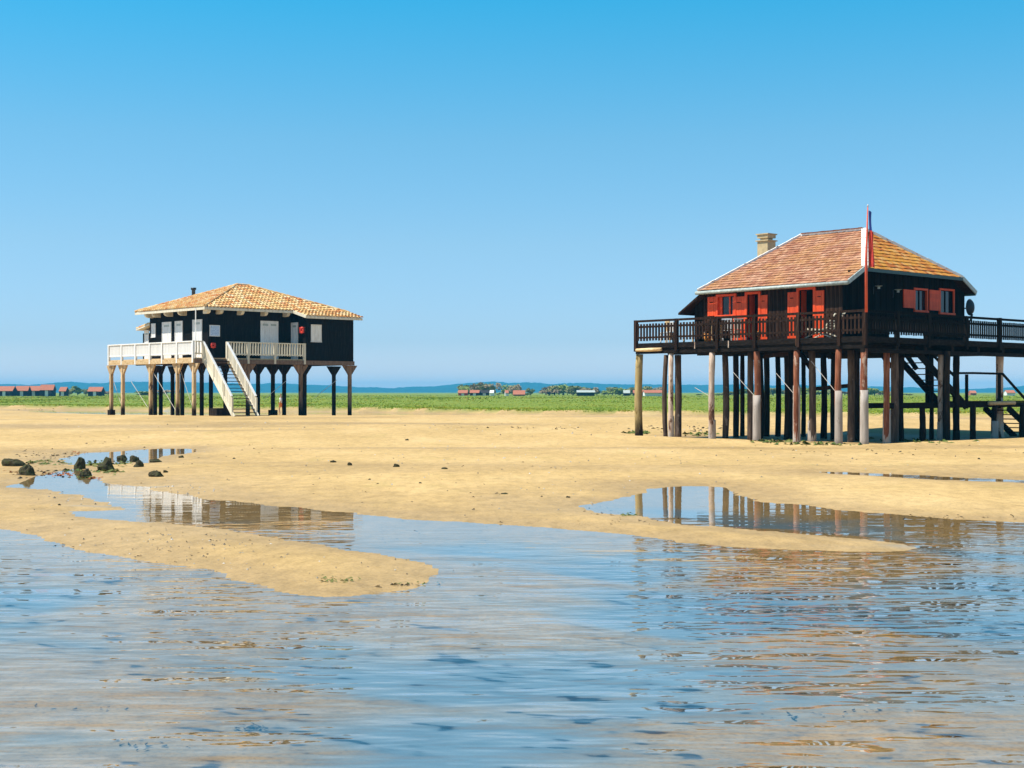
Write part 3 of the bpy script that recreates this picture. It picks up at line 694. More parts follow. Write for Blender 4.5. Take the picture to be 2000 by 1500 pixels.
# satellite dish behind the far gable corner
dx = R.hy(1893, 600, YG)[0]; dz = R.hy(1893, 600, YG)[1]
m = MB(); prof_ = [(.0,.10),(.16,.07),(.28,.02),(.36,-.05)]
v = []; n_ = 16
for r_, d_ in prof_:
    for k in range(n_): t = 2*math.pi*k/n_; v.append((dx+.05+math.cos(t)*r_*.9+d_*.3, YG-.05-d_, dz+math.sin(t)*r_))
f = [(i*n_+k, i*n_+(k+1)%n_, (i+1)*n_+(k+1)%n_, (i+1)*n_+k) for i in range(3) for k in range(n_)]
m.add(v, f); v2 = [(a, b-.015, c) for a, b, c in v]; m.add(v2, [tuple(reversed(q_)) for q_ in f])
m.beam((dx, YG-.05, dz), (XB-.05, YG+.02, dz-.1), .05, .05); m.beam((dx+.05,YG-.1,dz-.3),(dx+.02,YG-.05,dz-.62),.28,.1)
m.build('satellite_dish', M['black'], rh)

# piles: (px, row, radius, kind, sleeve-top py or None); rows: 'x' value for rows parallel to the left face, or ('y', value) along the right face
def put_pile(house, fr, xl, yl, r, mat, seed, top, sleeve=None, bend=.03):
    X, Y = fr.world(xl, yl); z0 = gz(X, Y) - .35; h = top - z0
    o = link('pile', pile_mesh(h, r, seed, bend), M[mat], house, (xl, yl, z0), (0, 0, rnd.uniform(0, 6)))
    if sleeve:
        z1 = sleeve; d = math.hypot(X, Y)
        n = 10; rg = random.Random(seed+90); pts = []; rad = []
        for i in range(6): t = i/5; pts.append((0, 0, (z1-z0)*t)); rad.append(r*(1.30-.12*t)*(1+rg.uniform(-.02, .02)))
        MB().tube(pts, rad, 12, True).build('sleeve', M['sleeve'], o, True)
    return o
def zpix(fr, xl, yl, py): X, Y = fr.world(xl, yl); return CAM_H + (CY-py)/F_PX*Y
ftop = FL-.46
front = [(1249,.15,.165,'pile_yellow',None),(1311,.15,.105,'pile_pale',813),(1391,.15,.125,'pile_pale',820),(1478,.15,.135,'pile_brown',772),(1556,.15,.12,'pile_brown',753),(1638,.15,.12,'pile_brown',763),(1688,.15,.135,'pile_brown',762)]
sd_ = 100
for px, xr, r, mt, sp in front:
    yl_ = R.hx(px, 780, xr)[0]; sd_ += 1
    put_pile(rh, R, xr, yl_, r, mt, sd_, ftop, zpix(R, xr, yl_, sp) if sp else None, .06 if px == 1249 else .03)
side = [(1732,.3,.125,'pile_brown',800),(1838,.25,.13,'pile_pale',824),(1943,.3,.12,'pile_dark',822),(1998,.1,.12,'pile_dark',828),(1953,1.0,.16,'pile_pale',None)]
for px, yr, r, mt, sp in side:
    xl_ = R.hy(px, 780, yr)[0]; sd_ += 1
    top = ftop if px not in (1943, 1998) else 1.45
    put_pile(rh, R, xl_, yr, r, mt, sd_, top, zpix(R, xl_, yr, sp) if sp and px != 1998 else None)
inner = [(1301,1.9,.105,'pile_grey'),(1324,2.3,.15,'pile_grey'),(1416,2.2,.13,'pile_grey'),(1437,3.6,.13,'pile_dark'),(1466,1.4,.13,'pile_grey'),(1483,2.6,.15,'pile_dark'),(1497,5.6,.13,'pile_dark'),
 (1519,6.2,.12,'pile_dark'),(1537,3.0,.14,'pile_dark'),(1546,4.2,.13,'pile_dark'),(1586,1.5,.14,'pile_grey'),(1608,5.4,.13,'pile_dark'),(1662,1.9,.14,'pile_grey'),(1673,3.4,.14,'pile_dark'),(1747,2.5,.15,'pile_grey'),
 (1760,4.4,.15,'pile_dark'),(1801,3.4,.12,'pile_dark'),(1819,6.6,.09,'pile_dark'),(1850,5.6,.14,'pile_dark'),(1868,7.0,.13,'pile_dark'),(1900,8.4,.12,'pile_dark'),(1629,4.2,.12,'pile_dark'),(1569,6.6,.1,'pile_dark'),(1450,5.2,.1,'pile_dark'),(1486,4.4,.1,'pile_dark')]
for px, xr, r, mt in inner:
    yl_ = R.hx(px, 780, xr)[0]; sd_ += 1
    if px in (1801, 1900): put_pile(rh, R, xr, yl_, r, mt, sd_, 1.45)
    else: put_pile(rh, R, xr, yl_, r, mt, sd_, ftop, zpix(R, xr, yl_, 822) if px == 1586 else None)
# bracing rods
nrod = lambda pts, r, h: MB().tube(pts, r, 6).build('brace_rod', M['rod'], h)
for (px0, py0, x0), (px1, py1, x1) in (((1357,757,.3),(1388,775,.3)), ((1432,727,.4),(1476,776,.4)), ((1516,729,.4),(1553,772,.3)), ((1584,705,.4),(1636,770,.3))):
    ya, za = R.hx(px0, py0, x0); yb, zb = R.hx(px1, py1, x1); nrod([(x0,ya,za),(x1,yb,zb)], .010, rh)
m = MB()
for (px0, py0, px1, py1, x0) in ((1715,686,1740,712,2.5),(1560,690,1585,716,1.5),(1765,690,1790,716,5.4)):
    ya, za = R.hx(px0, py0, x0); yb, zb = R.hx(px1, py1, x0); m = MB(); m.beam((x0,ya,za+.1),(x0,yb,zb-.1),.12,.16); m.build('knee_brace', M['tar'], rh)
for (px0, py0, px1, py1, x0) in ((1466,700,1540,690,2.7),(1586,760,1673,752,3.4)):
    ya, za = R.hx(px0, py0, x0); yb, zb = R.hx(px1, py1, x0); m = MB(); m.beam((x0,ya,za),(x0,yb,zb),.07,.16); m.build('cross_beam', M['tar_brown'], rh)
# stair, landing and lower flight at the right
sy0, sy1 = .35, 1.45
hxx = lambda px, py, y: R.hy(px, py, y)
xt, zt = hxx(1791, 690, sy0); xb_, zb_ = hxx(1884, 790, sy0)
st = MB()
for y_ in (sy0, sy1): st.beam((xt-.15, y_, zt+.15), (xb_+.1, y_, zb_-.08), .06, .30)
stair = st.build('staircase', M['tar'], rh)
tm = MB().box(-.13, .13, sy0+.03, sy1-.03, -.02, .02).mesh('tread'); n_ = 9
for i in range(n_):
    t = (i+.6)/n_; link('tread', tm, M['tar_brown'], stair, (xt+(xb_-xt)*t, 0, zt+(zb_-zt)*t))
m = MB()
xa, za = hxx(1818, 690, sy0); xc, zc = hxx(1870, 740, sy0); m.beam((xa,sy0,za),(xc,sy0,zc),.06,.10)
xa, za = hxx(1838, 729, sy0); xc, zc = hxx(1958, 730, sy0); m.beam((xa,sy0,za),((xa+xc)/2,sy0,za+.03),.06,.09); m.beam(((xa+xc)/2,sy0,za+.03),(xc,sy0,zc),.06,.09)
xd, zd = hxx(2012, 790, sy0); m.beam((xc,sy0,zc),(xd,sy0,zd),.06,.10)
m.build('handrail', M['tar'], stair)
xl0 = hxx(1734, 788, sy0)[0]; xl1 = hxx(2030, 788, sy0)[0]; zl_ = hxx(1860, 784, sy0)[1]
m = MB(); m.box(xl0, xl1, sy0-.04, sy0+.04, zl_-.26, zl_-.05); m.box(xl0, xl1, sy1-.04, sy1+.04, zl_-.26, zl_-.05); m.box(xb_-.3, xl1, sy0-.06, sy1+.06, zl_-.045, zl_)
m.build('landing', M['tar'], stair)
for px in (1888, 1952):
    xq = hxx(px, 760, sy0)[0]; MB().box(xq-.05, xq+.05, sy0-.05, sy0+.05, zl_-.3, hxx(px, 729, sy0)[1]-.05).build('rail_post', M['tar'], stair)
xq = hxx(1812, 740, sy1)[0]; MB().box(xq-.08, xq+.08, sy1-.07, sy1+.07, zl_-.3, FL-.46).build('rail_post', M['tar'], stair)
x0, z0 = hxx(1968, 796, sy0); x1, z1 = hxx(2030, 856, sy0)
m = MB()
for y_ in (sy0, sy1): m.beam((x0, y_, z0), (x1, y_, z1), .06, .28)
m.build('lower_stringer', M['tar'], stair)
for i in range(7):
    t = (i+.6)/7; link('tread', tm, M['tar_brown'], stair, (x0+(x1-x0)*t, 0, z0+(z1-z0)*t))
xa = hxx(1933, 792, .2)[0]; xc = hxx(1982, 792, .2)[0]
MB().tube([(xa,.24,zl_-.09),(xc,.22,zl_-.08)], .085, 9).build('landing_log', M['tan'], stair, True, label='pale yellow log fixed to the edge of the landing')
# chimney cap pieces
m = MB(); m.box(7.2-.30,7.2+.30,cy_-.30,cy_+.30,ztop-.20,ztop-.05); m.box(7.2-.35,7.2+.35,cy_-.35,cy_+.35,ztop-.048,ztop)
m.box(7.2-.36,7.2+.36,cy_-.36,cy_+.36,ztop-.345,ztop-.298); m.box(7.2-.2,7.2+.2,cy_-.2,cy_+.2,ztop-.297,ztop-.202)
# joined to the shaft as its cap: kept on the roof, one level down, beside the shaft
m.build('chimney_cap', M['render'], roof)

# flagpole lashed to the corner post, with a limp tricolour
fx, fy = -.12, -.12
FW = R.world(fx, fy)
zt_ = CAM_H + (CY-404)/F_PX*FW[1]
fp = empty('flagpole', (FW[0], FW[1], RAIL-.12), 0, category='flagpole', label='thin red flagpole lashed to the near corner post of the dark deck')
h_ = zt_-(RAIL-.12)
MB().tube([(0,0,0),(.0,0,h_*.5),(.06,0,h_)], [.055,.05,.02], 10).build('pole', M['pole_red'], fp, True)
MB().tube([(.06,0,h_),(.06,0,h_+.06),(.06,0,h_+.10)], [.02,.03,.005], 8).build('finial', M['rod'], fp, True)
def flag_strip(u0, u1, z0, z1, seed):
    """part of a limp flag: cloth hanging in folds beside the pole"""
    m = MB(); nu, nz = 8, 14; v = []
    for j in range(nz+1):
        z = z1+(z0-z1)*j/nz
        for i in range(nu+1):
            u = u0+(u1-u0)*i/nu; t = (z1-z)/(z1-z0+1e-6)
            v.append((.03 + u*.24 + .02*math.sin(z*3.1+u*5), .07*math.sin(u*9+z*1.7)+.03*math.sin(z*5+seed), z-.10*u))
    w = nu+1
    m.add(v, [(j*w+i, j*w+i+1, (j+1)*w+i+1, (j+1)*w+i) for j in range(nz) for i in range(nu)])
    return m
fl = empty('flag', (FW[0]+.06, FW[1], FL-.4), 0, category='flag', label='limp blue, white and red flag hanging down the red pole')
zz_ = lambda py: (CAM_H+(CY-py)/F_PX*FW[1]) - (FL-.4)
for nm, zt1, zb1, mt, u1 in (('blue_band', zz_(411), zz_(449), 'flag_blue', .55), ('red_band', zz_(449), zz_(519), 'flag_red', .85)):
    flag_strip(.06, u1, zb1, zt1, len(nm)).build(nm, M[mt], fl, True)
m = flag_strip(.70, .86, zz_(512), zz_(475), 2); m.build('white_band', M['flag_white'], fl, True)

# furniture on the right-hand deck
def dpt(fr, px, py, x): return fr.hx(px, py, x)[0]
def to_world(fr, x, y, z): X, Y = fr.world(x, y); return (X, Y, z)
dk = empty('deck_chair', to_world(R, .72, R.hx(1612, 640, .72)[0], FL), R.ang+math.pi/2+math.pi, category='deck chair', label='pale slatted reclining chair standing beside the right-hand red doorway')
m = MB()
for s in (-.28, .28):
    m.beam((-.75,s,.02),(.35,s,.42),.04,.045); m.beam((-.55,s,.36),(.45,s,.02),.04,.045); m.beam((-.7,s,.36),(.1,s,.30),.04,.05); m.beam((.05,s,.28),(.72,s,.98),.04,.05)
m.build('frame', M['cream'], dk)
bs = MB().box(-.03, .03, -.26, .26, -.01, .01).mesh('slat')
for i in range(7): t = i/6; link('slat', bs, M['cream'], dk, (.10+.56*t, 0, .36+.56*t), (0, -.8, 0))
for i in range(7): t = i/6; link('slat', bs, M['cream'], dk, (-.66+.70*t, 0, .39-.055*t))
def table(fr, x, y, z, L, Wd, label, mat):
    t = empty('table', to_world(fr, x, y, z), fr.ang, category='table', label=label)
    MB().box(-Wd/2, Wd/2, -L/2, L/2, .71, .75).build('tabletop', mat, t, bevel=.005)
    lm = MB().box(-.03, .03, -.03, .03, 0, .708).mesh('leg')
    for a in (-1, 1):
        for b in (-1, 1): link('leg', lm, mat, t, (a*(Wd/2-.06), b*(L/2-.08), 0))
    return t
table(R, .8, R.hx(1372, 640, .8)[0], FL, 1.7, .7, 'weathered wooden table on the dark deck left of the red window', M['tan'])
def chair(fr, x, y, z, rz, label, mat, grp=None):
    t = empty('chair', to_world(fr, x, y, z), fr.ang+rz, category='chair', label=label)
    MB().box(-.21,.21,-.21,.21,.43,.46).build('seat', mat, t); m = MB()
    for i in range(4): m.box(-.2+.11*i,-.13+.11*i,.195,.22,.5,.92)
    m.box(-.21,.21,.192,.223,.88,.94); m.build('backrest', mat, t)
    lm = MB().box(-.02,.02,-.02,.02,0,.428).mesh('leg')
    for a in (-.18,.18):
        for b in (-.18,.18): link('leg', lm, mat, t, (a, b, 0))
    return t
chair(R, .75, R.hx(1312, 650, .75)[0], FL, 1.2, 'reddish wooden chair near the far left end of the dark deck', M['tan'])
chair(R, .7, R.hx(1302, 650, .7)[0], FL, -1.5, 'white chair at the far left end of the dark deck', M['white'])
chair(R, .75, R.hx(1420, 650, .75)[0], FL, 2.2, 'white chair on the deck below the red window', M['white'])
chair(R, .8, R.hx(1446, 650, .8)[0], FL, -.6, 'cream chair in front of the left-hand red doorway', M['cream'])
b_ = empty('bucket', to_world(R, .7, R.hx(1382, 650, .7)[0], FL), 0, category='bucket', label='orange bucket on the deck beside the weathered table')
MB().tube([(0,0,0),(0,0,.34)], [.13,.17], 12).build('body', M['orange_plastic'], b_, True)
MB().tube([(-.17,0,.33),(-.1,0,.46),(.1,0,.46),(.17,0,.33)], .008, 5).build('handle', M['rod'], b_)
b_ = empty('flowerpot', to_world(R, .65, R.hx(1479, 650, .65)[0], FL), 0, category='plant pot', label='terracotta pot beside the left-hand red doorway on the deck')
MB().tube([(0,0,0),(0,0,.30),(0,0,.301),(0,0,.36)], [.12,.17,.19,.19], 12).build('pot', M['orange_plastic'], b_, True)

# ================================================================== the left-hand house: black boards, white shutters, canal-tile roof
Lf = Frame(378, 96.6, ANG)
lh = empty('stilt_house', (Lf.o[0], Lf.o[1], 0), ANG, category='house', label='black timber house on stilts with white railings, white shutters and a long white stair')
FL2, RL2 = 4.3, 5.42
LY2, LX2 = 11.81, 13.06
xw, yw, xk = 2.2, 1.8, 8.95          # left wall, right wall, start of the wing
dm = MB(); dm.box(0, xk, 0, LY2, FL2-.07, FL2); dm.box(xk+.002, LX2, .1, LY2, FL2-.07, FL2-.004)
dm.build('deck', M['tan'], lh)
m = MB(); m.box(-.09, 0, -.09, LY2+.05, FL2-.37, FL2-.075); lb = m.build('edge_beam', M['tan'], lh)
m = MB(); m.box(.002, LX2+.05, -.09, 0, FL2-.37, FL2-.075); m.build('edge_beam', wood('beam with painted shade', [(.11,.065,.045),(.20,.125,.085),(.28,.19,.13)], (6,6,3), .85, .1), lh)  # right-face beam: browner copy of the tan one, its shade put into the colour
m = MB()
for x in (2.2, 4.4, 6.6, 8.9, 11., 12.9): m.box(x-.09, x+.09, .002, LY2, FL2-.36, FL2-.075)
m.build('floor_beam', M['tar_brown'], lh)
ly = lambda px: Lf.hx(px, 690, 0)[0]
lx = lambda px: Lf.hy(px, 690, 0)[0]
RB2 = [(RL2-.04, .14, .07), (4.58, .05, .08)]
sA, sB = lx(396.5), lx(443)          # stair opening on the right face
railing(lh, 'y', 0, LY2, FL2, RL2-.03, [0., ly(347), ly(318), ly(294), ly(266), ly(239), LY2-.05], M['white'], .135, .095, RB2, (4.50, RL2-.07), .15, -.03, 8)
railing(lh, 'x', sB, xk-.06, FL2, RL2-.03, [sB+.02, lx(484), lx(536), xk-.16], M['cream'], .215, .10, RB2, (4.50, RL2-.07), .16, -.03, 9)
railing(lh, 'x', .1, sA, FL2, RL2-.03, [sA-.04], M['cream'], .2, .09, RB2, (4.50, RL2-.07), .13, -.03, 10)
# walls with lapped boards
def lapped(mb, along, plane, a0, a1, z0, z1, holes=(), h=.21):
    z = z0
    while z < z1-.02:
        zt = min(z+h, z1); cur = a0
        cuts = sorted([(q0, q1) for q0, q1, h0, h1 in holes if h0 < z+h/2 < h1])
        for q0, q1 in cuts+[(a1, a1)]:
            if q0 > cur+.01:
                if along == 'y': mb.prism([(plane+.02,cur,z),(plane-.028,cur,z),(plane-.006,cur,zt+.02),(plane+.02,cur,zt+.02)], (0,q0-cur,0))
                else: mb.prism([(cur,plane+.02,z),(cur,plane-.028,z),(cur,plane-.006,zt+.02),(cur,plane+.02,zt+.02)], (q0-cur,0,0))
            cur = q1
        z += h
ZW = 7.55; yfar = Lf.hx(293, 650, xw)[0]
wb = MB(); wb.box(xw+.022, xw+.12, yw+.1, yfar, FL2, ZW+.15); wb.box(xw+.022, xk+.1, yw+.022, yw+.099, FL2, ZW+.15); wb.box(xk+.022, xk+.12, .1, yw+.02, FL2-.06, ZW+.05)
wb.box(xk+.02, LX2-.02, .022, .099, FL2-.06, 7.32); wb.box(LX2-.12, LX2-.02, .1, yfar, FL2-.06, 7.4); wb.box(xw+.13, LX2-.13, yfar-.1, yfar, FL2, ZW+.15)
wall2 = wb.build('wall', M['tar'], lh)
def clad(f):
    m = MB(); f(m); return m.build('cladding', M['tar'], wall2)
clad(lambda m: lapped(m, 'y', xw, yw-.02, yfar, FL2, ZW+.1))
clad(lambda m: lapped(m, 'x', yw, xw+.025, xk, FL2, ZW+.1))
clad(lambda m: lapped(m, 'y', xk, .0, yw-.03, FL2-.12, ZW))
clad(lambda m: lapped(m, 'x', 0, xk+.025, LX2, FL2-.12, 7.32))
vy = lambda px: Lf.hx(px, 650, xw)[0]
vz = lambda px, py: Lf.hx(px, py, xw)[1]
ux = lambda px: Lf.hy(px, 650, yw)[0]
uz = lambda px, py: Lf.hy(px, py, yw)[1]
def white_door(along, plane, a0, a1, z0, z1, name='door', leaves=1, mat=None):
    mat = mat or M['white']
    def B(mb, a, b, c, d, e, f):
        if along == 'y': mb.box(plane-f, plane-e, a, b, c, d)
        else: mb.box(a, b, plane-f, plane-e, c, d)
    w = .06; m = MB(); B(m, a0, a0+w, z0, z1, .03, .08); B(m, a1-w, a1, z0, z1, .03, .08); B(m, a0+w, a1-w, z1-w, z1, .03, .078)
    if name != 'door': B(m, a0-.02, a1+.02, z0-.05, z0, .03, .10)
    d = m.build(name, mat, lh)
    n = 3*leaves; q0, q1 = a0+w, a1-w
    for i in range(n):
        b = MB(); B(b, q0+(q1-q0)*i/n+.006, q0+(q1-q0)*(i+1)/n-.006, z0+.01, z1-w-.005, .03, .062+.004*(i % 2)); b.build('board', mat, d)
    if z1-z0 > 1.2:
        for i in range(2 if leaves > 1 else 1):
            b = MB(); c = q0+(q1-q0)*((i+.5)/2 if leaves > 1 else .5); wd = (q1-q0)*(.17 if leaves > 1 else .3)
            B(b, c-wd, c+wd, z1-.34, z1-.2, .063, .072); b.build('vent', M['zinc'], d)
    return d
white_door('y', xw, vy(305), vy(297), vz(301,658), vz(301,632), 'shutter')
white_door('y', xw, vy(336), vy(318), FL2, vz(327,629)); white_door('y', xw, vy(358), vy(343), FL2, vz(350,627)); white_door('y', xw, vy(396), vy(377.5), FL2, vz(387,624))
white_door('x', yw, ux(508), ux(542.5), FL2, uz(525,627), 'door', 2)
wy0, wy1 = Lf.hx(583, 650, xk)[0], Lf.hx(570, 650, xk)[0]
white_door('y', xk, wy0, wy1, FL2, Lf.hx(576, 630, xk)[1], 'door')
wx0, wx1 = lx(606.5), lx(627); white_door('x', 0., wx0, wx1, Lf.hy(616,667,0)[1], Lf.hy(616,634,0)[1], 'shutter')
# verandah post at the corner
MB().box(.4,.45,.42,.47,FL2,7.6).build('veranda_post', M['white'], lh)
# notice board on the right wall
s0, s1 = ux(408.5), ux(428.5); z0, z1 = uz(418,657), uz(418,635)
nb = MB().box(s0, s1, yw-.075, yw-.035, z0, z1).build('notice_board', M['white'], lh, label='white notice board with lines of small blue print')
MB().box(s0+.05, s1-.05, yw-.084, yw-.077, z0+.05, z1-.05).build('printed_sheet', M['sign'], nb)
# lean-to at the far left
m = MB(); yq = Lf.hx(279, 660, xw+.4)[0]; m.box(xw+.4, xw+4, yfar+.002, yq, FL2, 6.3); m.build('lean_to', M['tar'], lh)
ya, za = Lf.hx(268, 643, xw); m = MB(); m.prism([(xw-.1,yfar-.05,6.95),(xw-.1,ya,za),(xw-.1,ya,za-.10),(xw-.1,yfar-.05,6.83)], (4.6,0,0)); ltr = m.build('lean_to_roof', M['cream'], lh)
sl_ = math.hypot(ya-yfar+.05, 6.95-za)
roof_tiles('roof_tiles', M['tile_left'], ltr, (xw-.1,ya,za), (1,0,0), (0,yfar-.05-ya,6.95-za), [(0,0),(4.6,0),(4.6,sl_),(0,sl_)], .29, .40, 'canal', 21)
yd0, yd1 = Lf.hx(292, 660, xw+.4)[0], Lf.hx(283.5, 660, xw+.4)[0]
_w = white_door('y', xw+.4, max(yd0, yfar+.1), yd1, FL2, Lf.hx(287, 645, xw+.4)[1])
# roof
E0x, E0y, EZ = 1.5, 1.1, 7.75; E1x, E1y = 13.45, 10.7; RX0, RX1, RY, RZ = 7.0, 7.9, 5.9, 9.70
WY, WZ = -.55, 7.33                   # the wing's lower eave
W0x = xk-.35
rf = MB()
slab(rf, [(E0x,E0y,EZ),(RX0,RY,RZ),(E0x,E1y,EZ)], .09); slab(rf, [(E0x,E0y,EZ),(E1x,E0y,EZ),(RX1,RY,RZ),(RX0,RY,RZ)], .09)
slab(rf, [(E1x,E0y,EZ),(E1x,E1y,EZ),(RX1,RY,RZ)], .09); slab(rf, [(E0x,E1y,EZ),(RX0,RY,RZ),(RX1,RY,RZ),(E1x,E1y,EZ)], .09)
slab(rf, [(W0x,WY,WZ),(E1x,WY,WZ),(E1x,E0y-.002,EZ),(W0x,E0y-.002,EZ)], .09)
roof2 = rf.build('roof', M['cream'], lh)
def hyp(a, b): return math.hypot(a, b)
s1_ = hyp(RX0-E0x, RZ-EZ); roof_tiles('roof_tiles', M['tile_left'], roof2, (E0x,0,EZ), (0,1,0), (RX0-E0x,0,RZ-EZ), [(E0y,0),(E1y,0),(RY,s1_)], .29, .40, 'canal', 31)
s2_ = hyp(RY-E0y, RZ-EZ); roof_tiles('roof_tiles', M['tile_left'], roof2, (0,E0y,EZ), (1,0,0), (0,RY-E0y,RZ-EZ), [(E0x,0),(E1x,0),(RX1,s2_),(RX0,s2_)], .29, .40, 'canal', 32)
s3_ = hyp(E0y-WY, EZ-WZ); roof_tiles('roof_tiles', M['tile_left'], roof2, (0,WY,WZ), (1,0,0), (0,E0y-WY,EZ-WZ), [(W0x,0),(E1x,0),(E1x,s3_),(W0x,s3_)], .29, .40, 'canal', 33)
s4_ = hyp(E1x-RX1, RZ-EZ); roof_tiles('roof_tiles', M['tile_left'], roof2, (E1x,0,EZ), (0,1,0), (RX1-E1x,0,RZ-EZ), [(E0y,0),(E1y,0),(RY,s4_)], .29, .40, 'canal', 34)
for p, s_ in (((E0x,E0y,EZ),(RX0,RY,RZ)), ((RX0,RY,RZ),(RX1,RY,RZ)), ((RX1,RY,RZ),(E1x,E0y,EZ)), ((RX0,RY,RZ),(E0x,E1y,EZ))):
    p, s_ = Vector(p), Vector(s_); n_ = max(2, int((s_-p).length/.4)); m = MB(); r2 = random.Random(n_)
    for i in range(n_):
        a = p.lerp(s_, i/n_)+Vector((0,0,.10)); b = p.lerp(s_, (i+1.1)/n_)+Vector((0,0,.075+r2.uniform(0,.02))); m.tube([a, b], [.10,.085], 8)
    m.build('ridge_cap', M['tile_left'], roof2)
m = MB(); m.box(E0x-.05,E0x,E0y-.05,E1y,EZ-.17,EZ-.01); m.box(E0x+.002,W0x,E0y-.05,E0y,EZ-.17,EZ-.01); m.box(W0x,E1x,WY-.05,WY,WZ-.16,WZ-.01); m.beam((W0x-.03,WY-.03,WZ-.05),(W0x-.03,E0y,EZ-.05),.05,.2)
m.build('fascia', M['cream'], roof2)
def rafter(along, plane, t, z, out):
    poly = []
    for k in range(7):
        a = math.pi/2*k/6; poly.append((-out+ .16*(1-math.sin(a)) , -.30*math.cos(a)*0 - (.30*(1-math.cos(a)))*-1*0))
    pts = [(-out,0),(-out,-.16),(-out+.10,-.27),(-out+.26,-.32),(.02,-.32),(.02,0)]
    if along == 'y': return MB().prism([(plane+a, t-.11, z+b) for a, b in pts], (0, .22, 0))
    return MB().prism([(t-.11, plane+a, z+b) for a, b in pts], (.22, 0, 0))
for px in (299, 313, 337, 364): rafter('y', xw-.03, vy(px), EZ-.10, .62).build('rafter_end', M['cream'], roof2)
for px in (399, 424, 465, 511, 554): rafter('x', yw-.03, ux(px), EZ-.10, .62).build('rafter_end', M['cream'], roof2)
# stove pipe on the left slope
best = min(((abs(Lf.hx(378, 577, x)[1]-(EZ+(x-E0x)*(RZ-EZ)/(RX0-E0x))), x) for x in np.arange(2, 7, .02)))[1]
py_, pz_ = Lf.hx(378, 577, best); ptop = Lf.hx(378, 562, best)[1]
MB().tube([(best,py_,pz_-.3),(best,py_,ptop-.18),(best,py_,ptop-.15),(best,py_,ptop)], [.13,.13,.19,.2], 12).build('stove_pipe', M['black'], roof2, True)
# piles with knee braces
def pile2(px, row, along, mat, footing=None, knee=True, r=.115, top=FL2-.375):
    if along == 'y': x_ = row; y_ = Lf.hx(px, 770, row)[0]
    else: y_ = row; x_ = Lf.hy(px, 770, row)[0]
    X, Y = Lf.world(x_, y_); z0 = gz(X, Y)-.3
    m = MB(); m.box(-r, r, -r, r, 0, top-z0); o = link('pile', m.mesh('pile'), M[mat], lh, (x_, y_, z0), (0,0,0), bevel=.02)
    if knee:
        k = MB(); zt_ = top-z0
        for s in (-1, 1):
            if along == 'y': k.prism([(-.07, s*r, zt_-.70),(-.07, s*r, zt_-.002),(-.07, s*(r+.52), zt_-.002)], (.14,0,0))
            else: k.prism([(s*r, -.07, zt_-.70),(s*r, -.07, zt_-.002),(s*(r+.52), -.07, zt_-.002)], (0,.14,0))
        k.build('knee_brace', M[mat], o)
    if footing: MB().box(-footing, footing, -footing, footing, .002, .3+.42).build('footing', M['sleeve' if footing < .1 else 'pile_dark'], o)
    return o
for px in (217.5, 240, 294.5, 347, 379): pile2(px, .12, 'y', 'tan_pile', .2 if px < 230 else None)
pb = 'brown_pile'; M[pb] = pile_wood('brown pile timber', [(.10,.055,.035),(.22,.13,.08),(.36,.23,.14)], (.05,.03,.02), .03, 1.0)  # right-face piles: browner than the sunlit row, shade painted into the timber
for px in (484, 587, 683): pile2(px, .14, 'x', pb, None)
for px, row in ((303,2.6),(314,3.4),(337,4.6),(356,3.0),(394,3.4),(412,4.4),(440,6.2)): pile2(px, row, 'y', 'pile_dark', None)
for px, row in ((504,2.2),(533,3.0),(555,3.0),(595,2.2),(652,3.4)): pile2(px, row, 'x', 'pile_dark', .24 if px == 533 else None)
for (p0, p1, x0) in (((222,745),(236,788),.5), ((256,745),(288,795),.2), ((296,722),(344,803),.2), ((352,722),(376,795),.3)):
    a, b = Lf.hx(*p0, x0), Lf.hx(*p1, x0); nrod([(x0,*a),(x0,*b)], .017, lh)
for (p0, p1, y0) in (((518,778),(560,743),.4), ((613,778),(658,742),.4)):
    a, b = Lf.hy(*p0, y0), Lf.hy(*p1, y0); nrod([(a[0],y0,a[1]),(b[0],y0,b[1])], .017, lh)
# the long stair
run = 3.75; gzs = gz(*Lf.world((sA+sB)/2, -run)); rise = FL2-gzs; sk = .0
def spt(t, z): return (-.09-(run)*t, FL2-.02-rise*t + z)
m = MB()
for x in (sA, sB):
    a, b = spt(0, -.10), spt(1.0, -.02); m.beam((x, a[0], a[1]), (x, b[0], b[1]), .07, .26)
stair2 = m.build('staircase', M['cream'], lh)
tm2 = MB().box(sA+.04, sB-.04, -.15, .13, -.03, .015).mesh('tread'); ns = 17
for i in range(ns):
    y_, z_ = spt((i+.75)/ns, -.02); link('tread', tm2, M['tar_brown'], stair2, (0, y_, z_))
for x in (sA, sB):
    m = MB(); a, b = spt(0, 1.06), spt(.93, 1.06); m.beam((x, a[0], a[1]), (x, b[0], b[1]), .12, .08); m.build('handrail', M['white'], stair2)
    n_ = 24; bm_ = MB().box(-.014, .014, -.062, .062, 0, .98).mesh('board')
    for i in range(n_):
        if i in (8, 16): continue
        y_, z_ = spt(.01+.92*(i+.5)/n_, .02); link('board', bm_, M['cream'], stair2, (x+.01, y_, z_))
    for t in (0., .34, .67, .945):
        y_, z_ = spt(t, -.2); MB().box(x-.05, x+.05, y_-.055, y_+.055, max(z_, gzs-.2), z_+1.24).build('post', M['cream'], stair2)
xs_, ys_ = (sA+sB)/2-.2, -1.3; X, Y = Lf.world(xs_, ys_); MB().box(xs_-.75, xs_+.45, ys_-.45, ys_+.45, gz(X,Y)-.1, gz(X,Y)+.5).build('footing', M['pile_dark'], stair2)
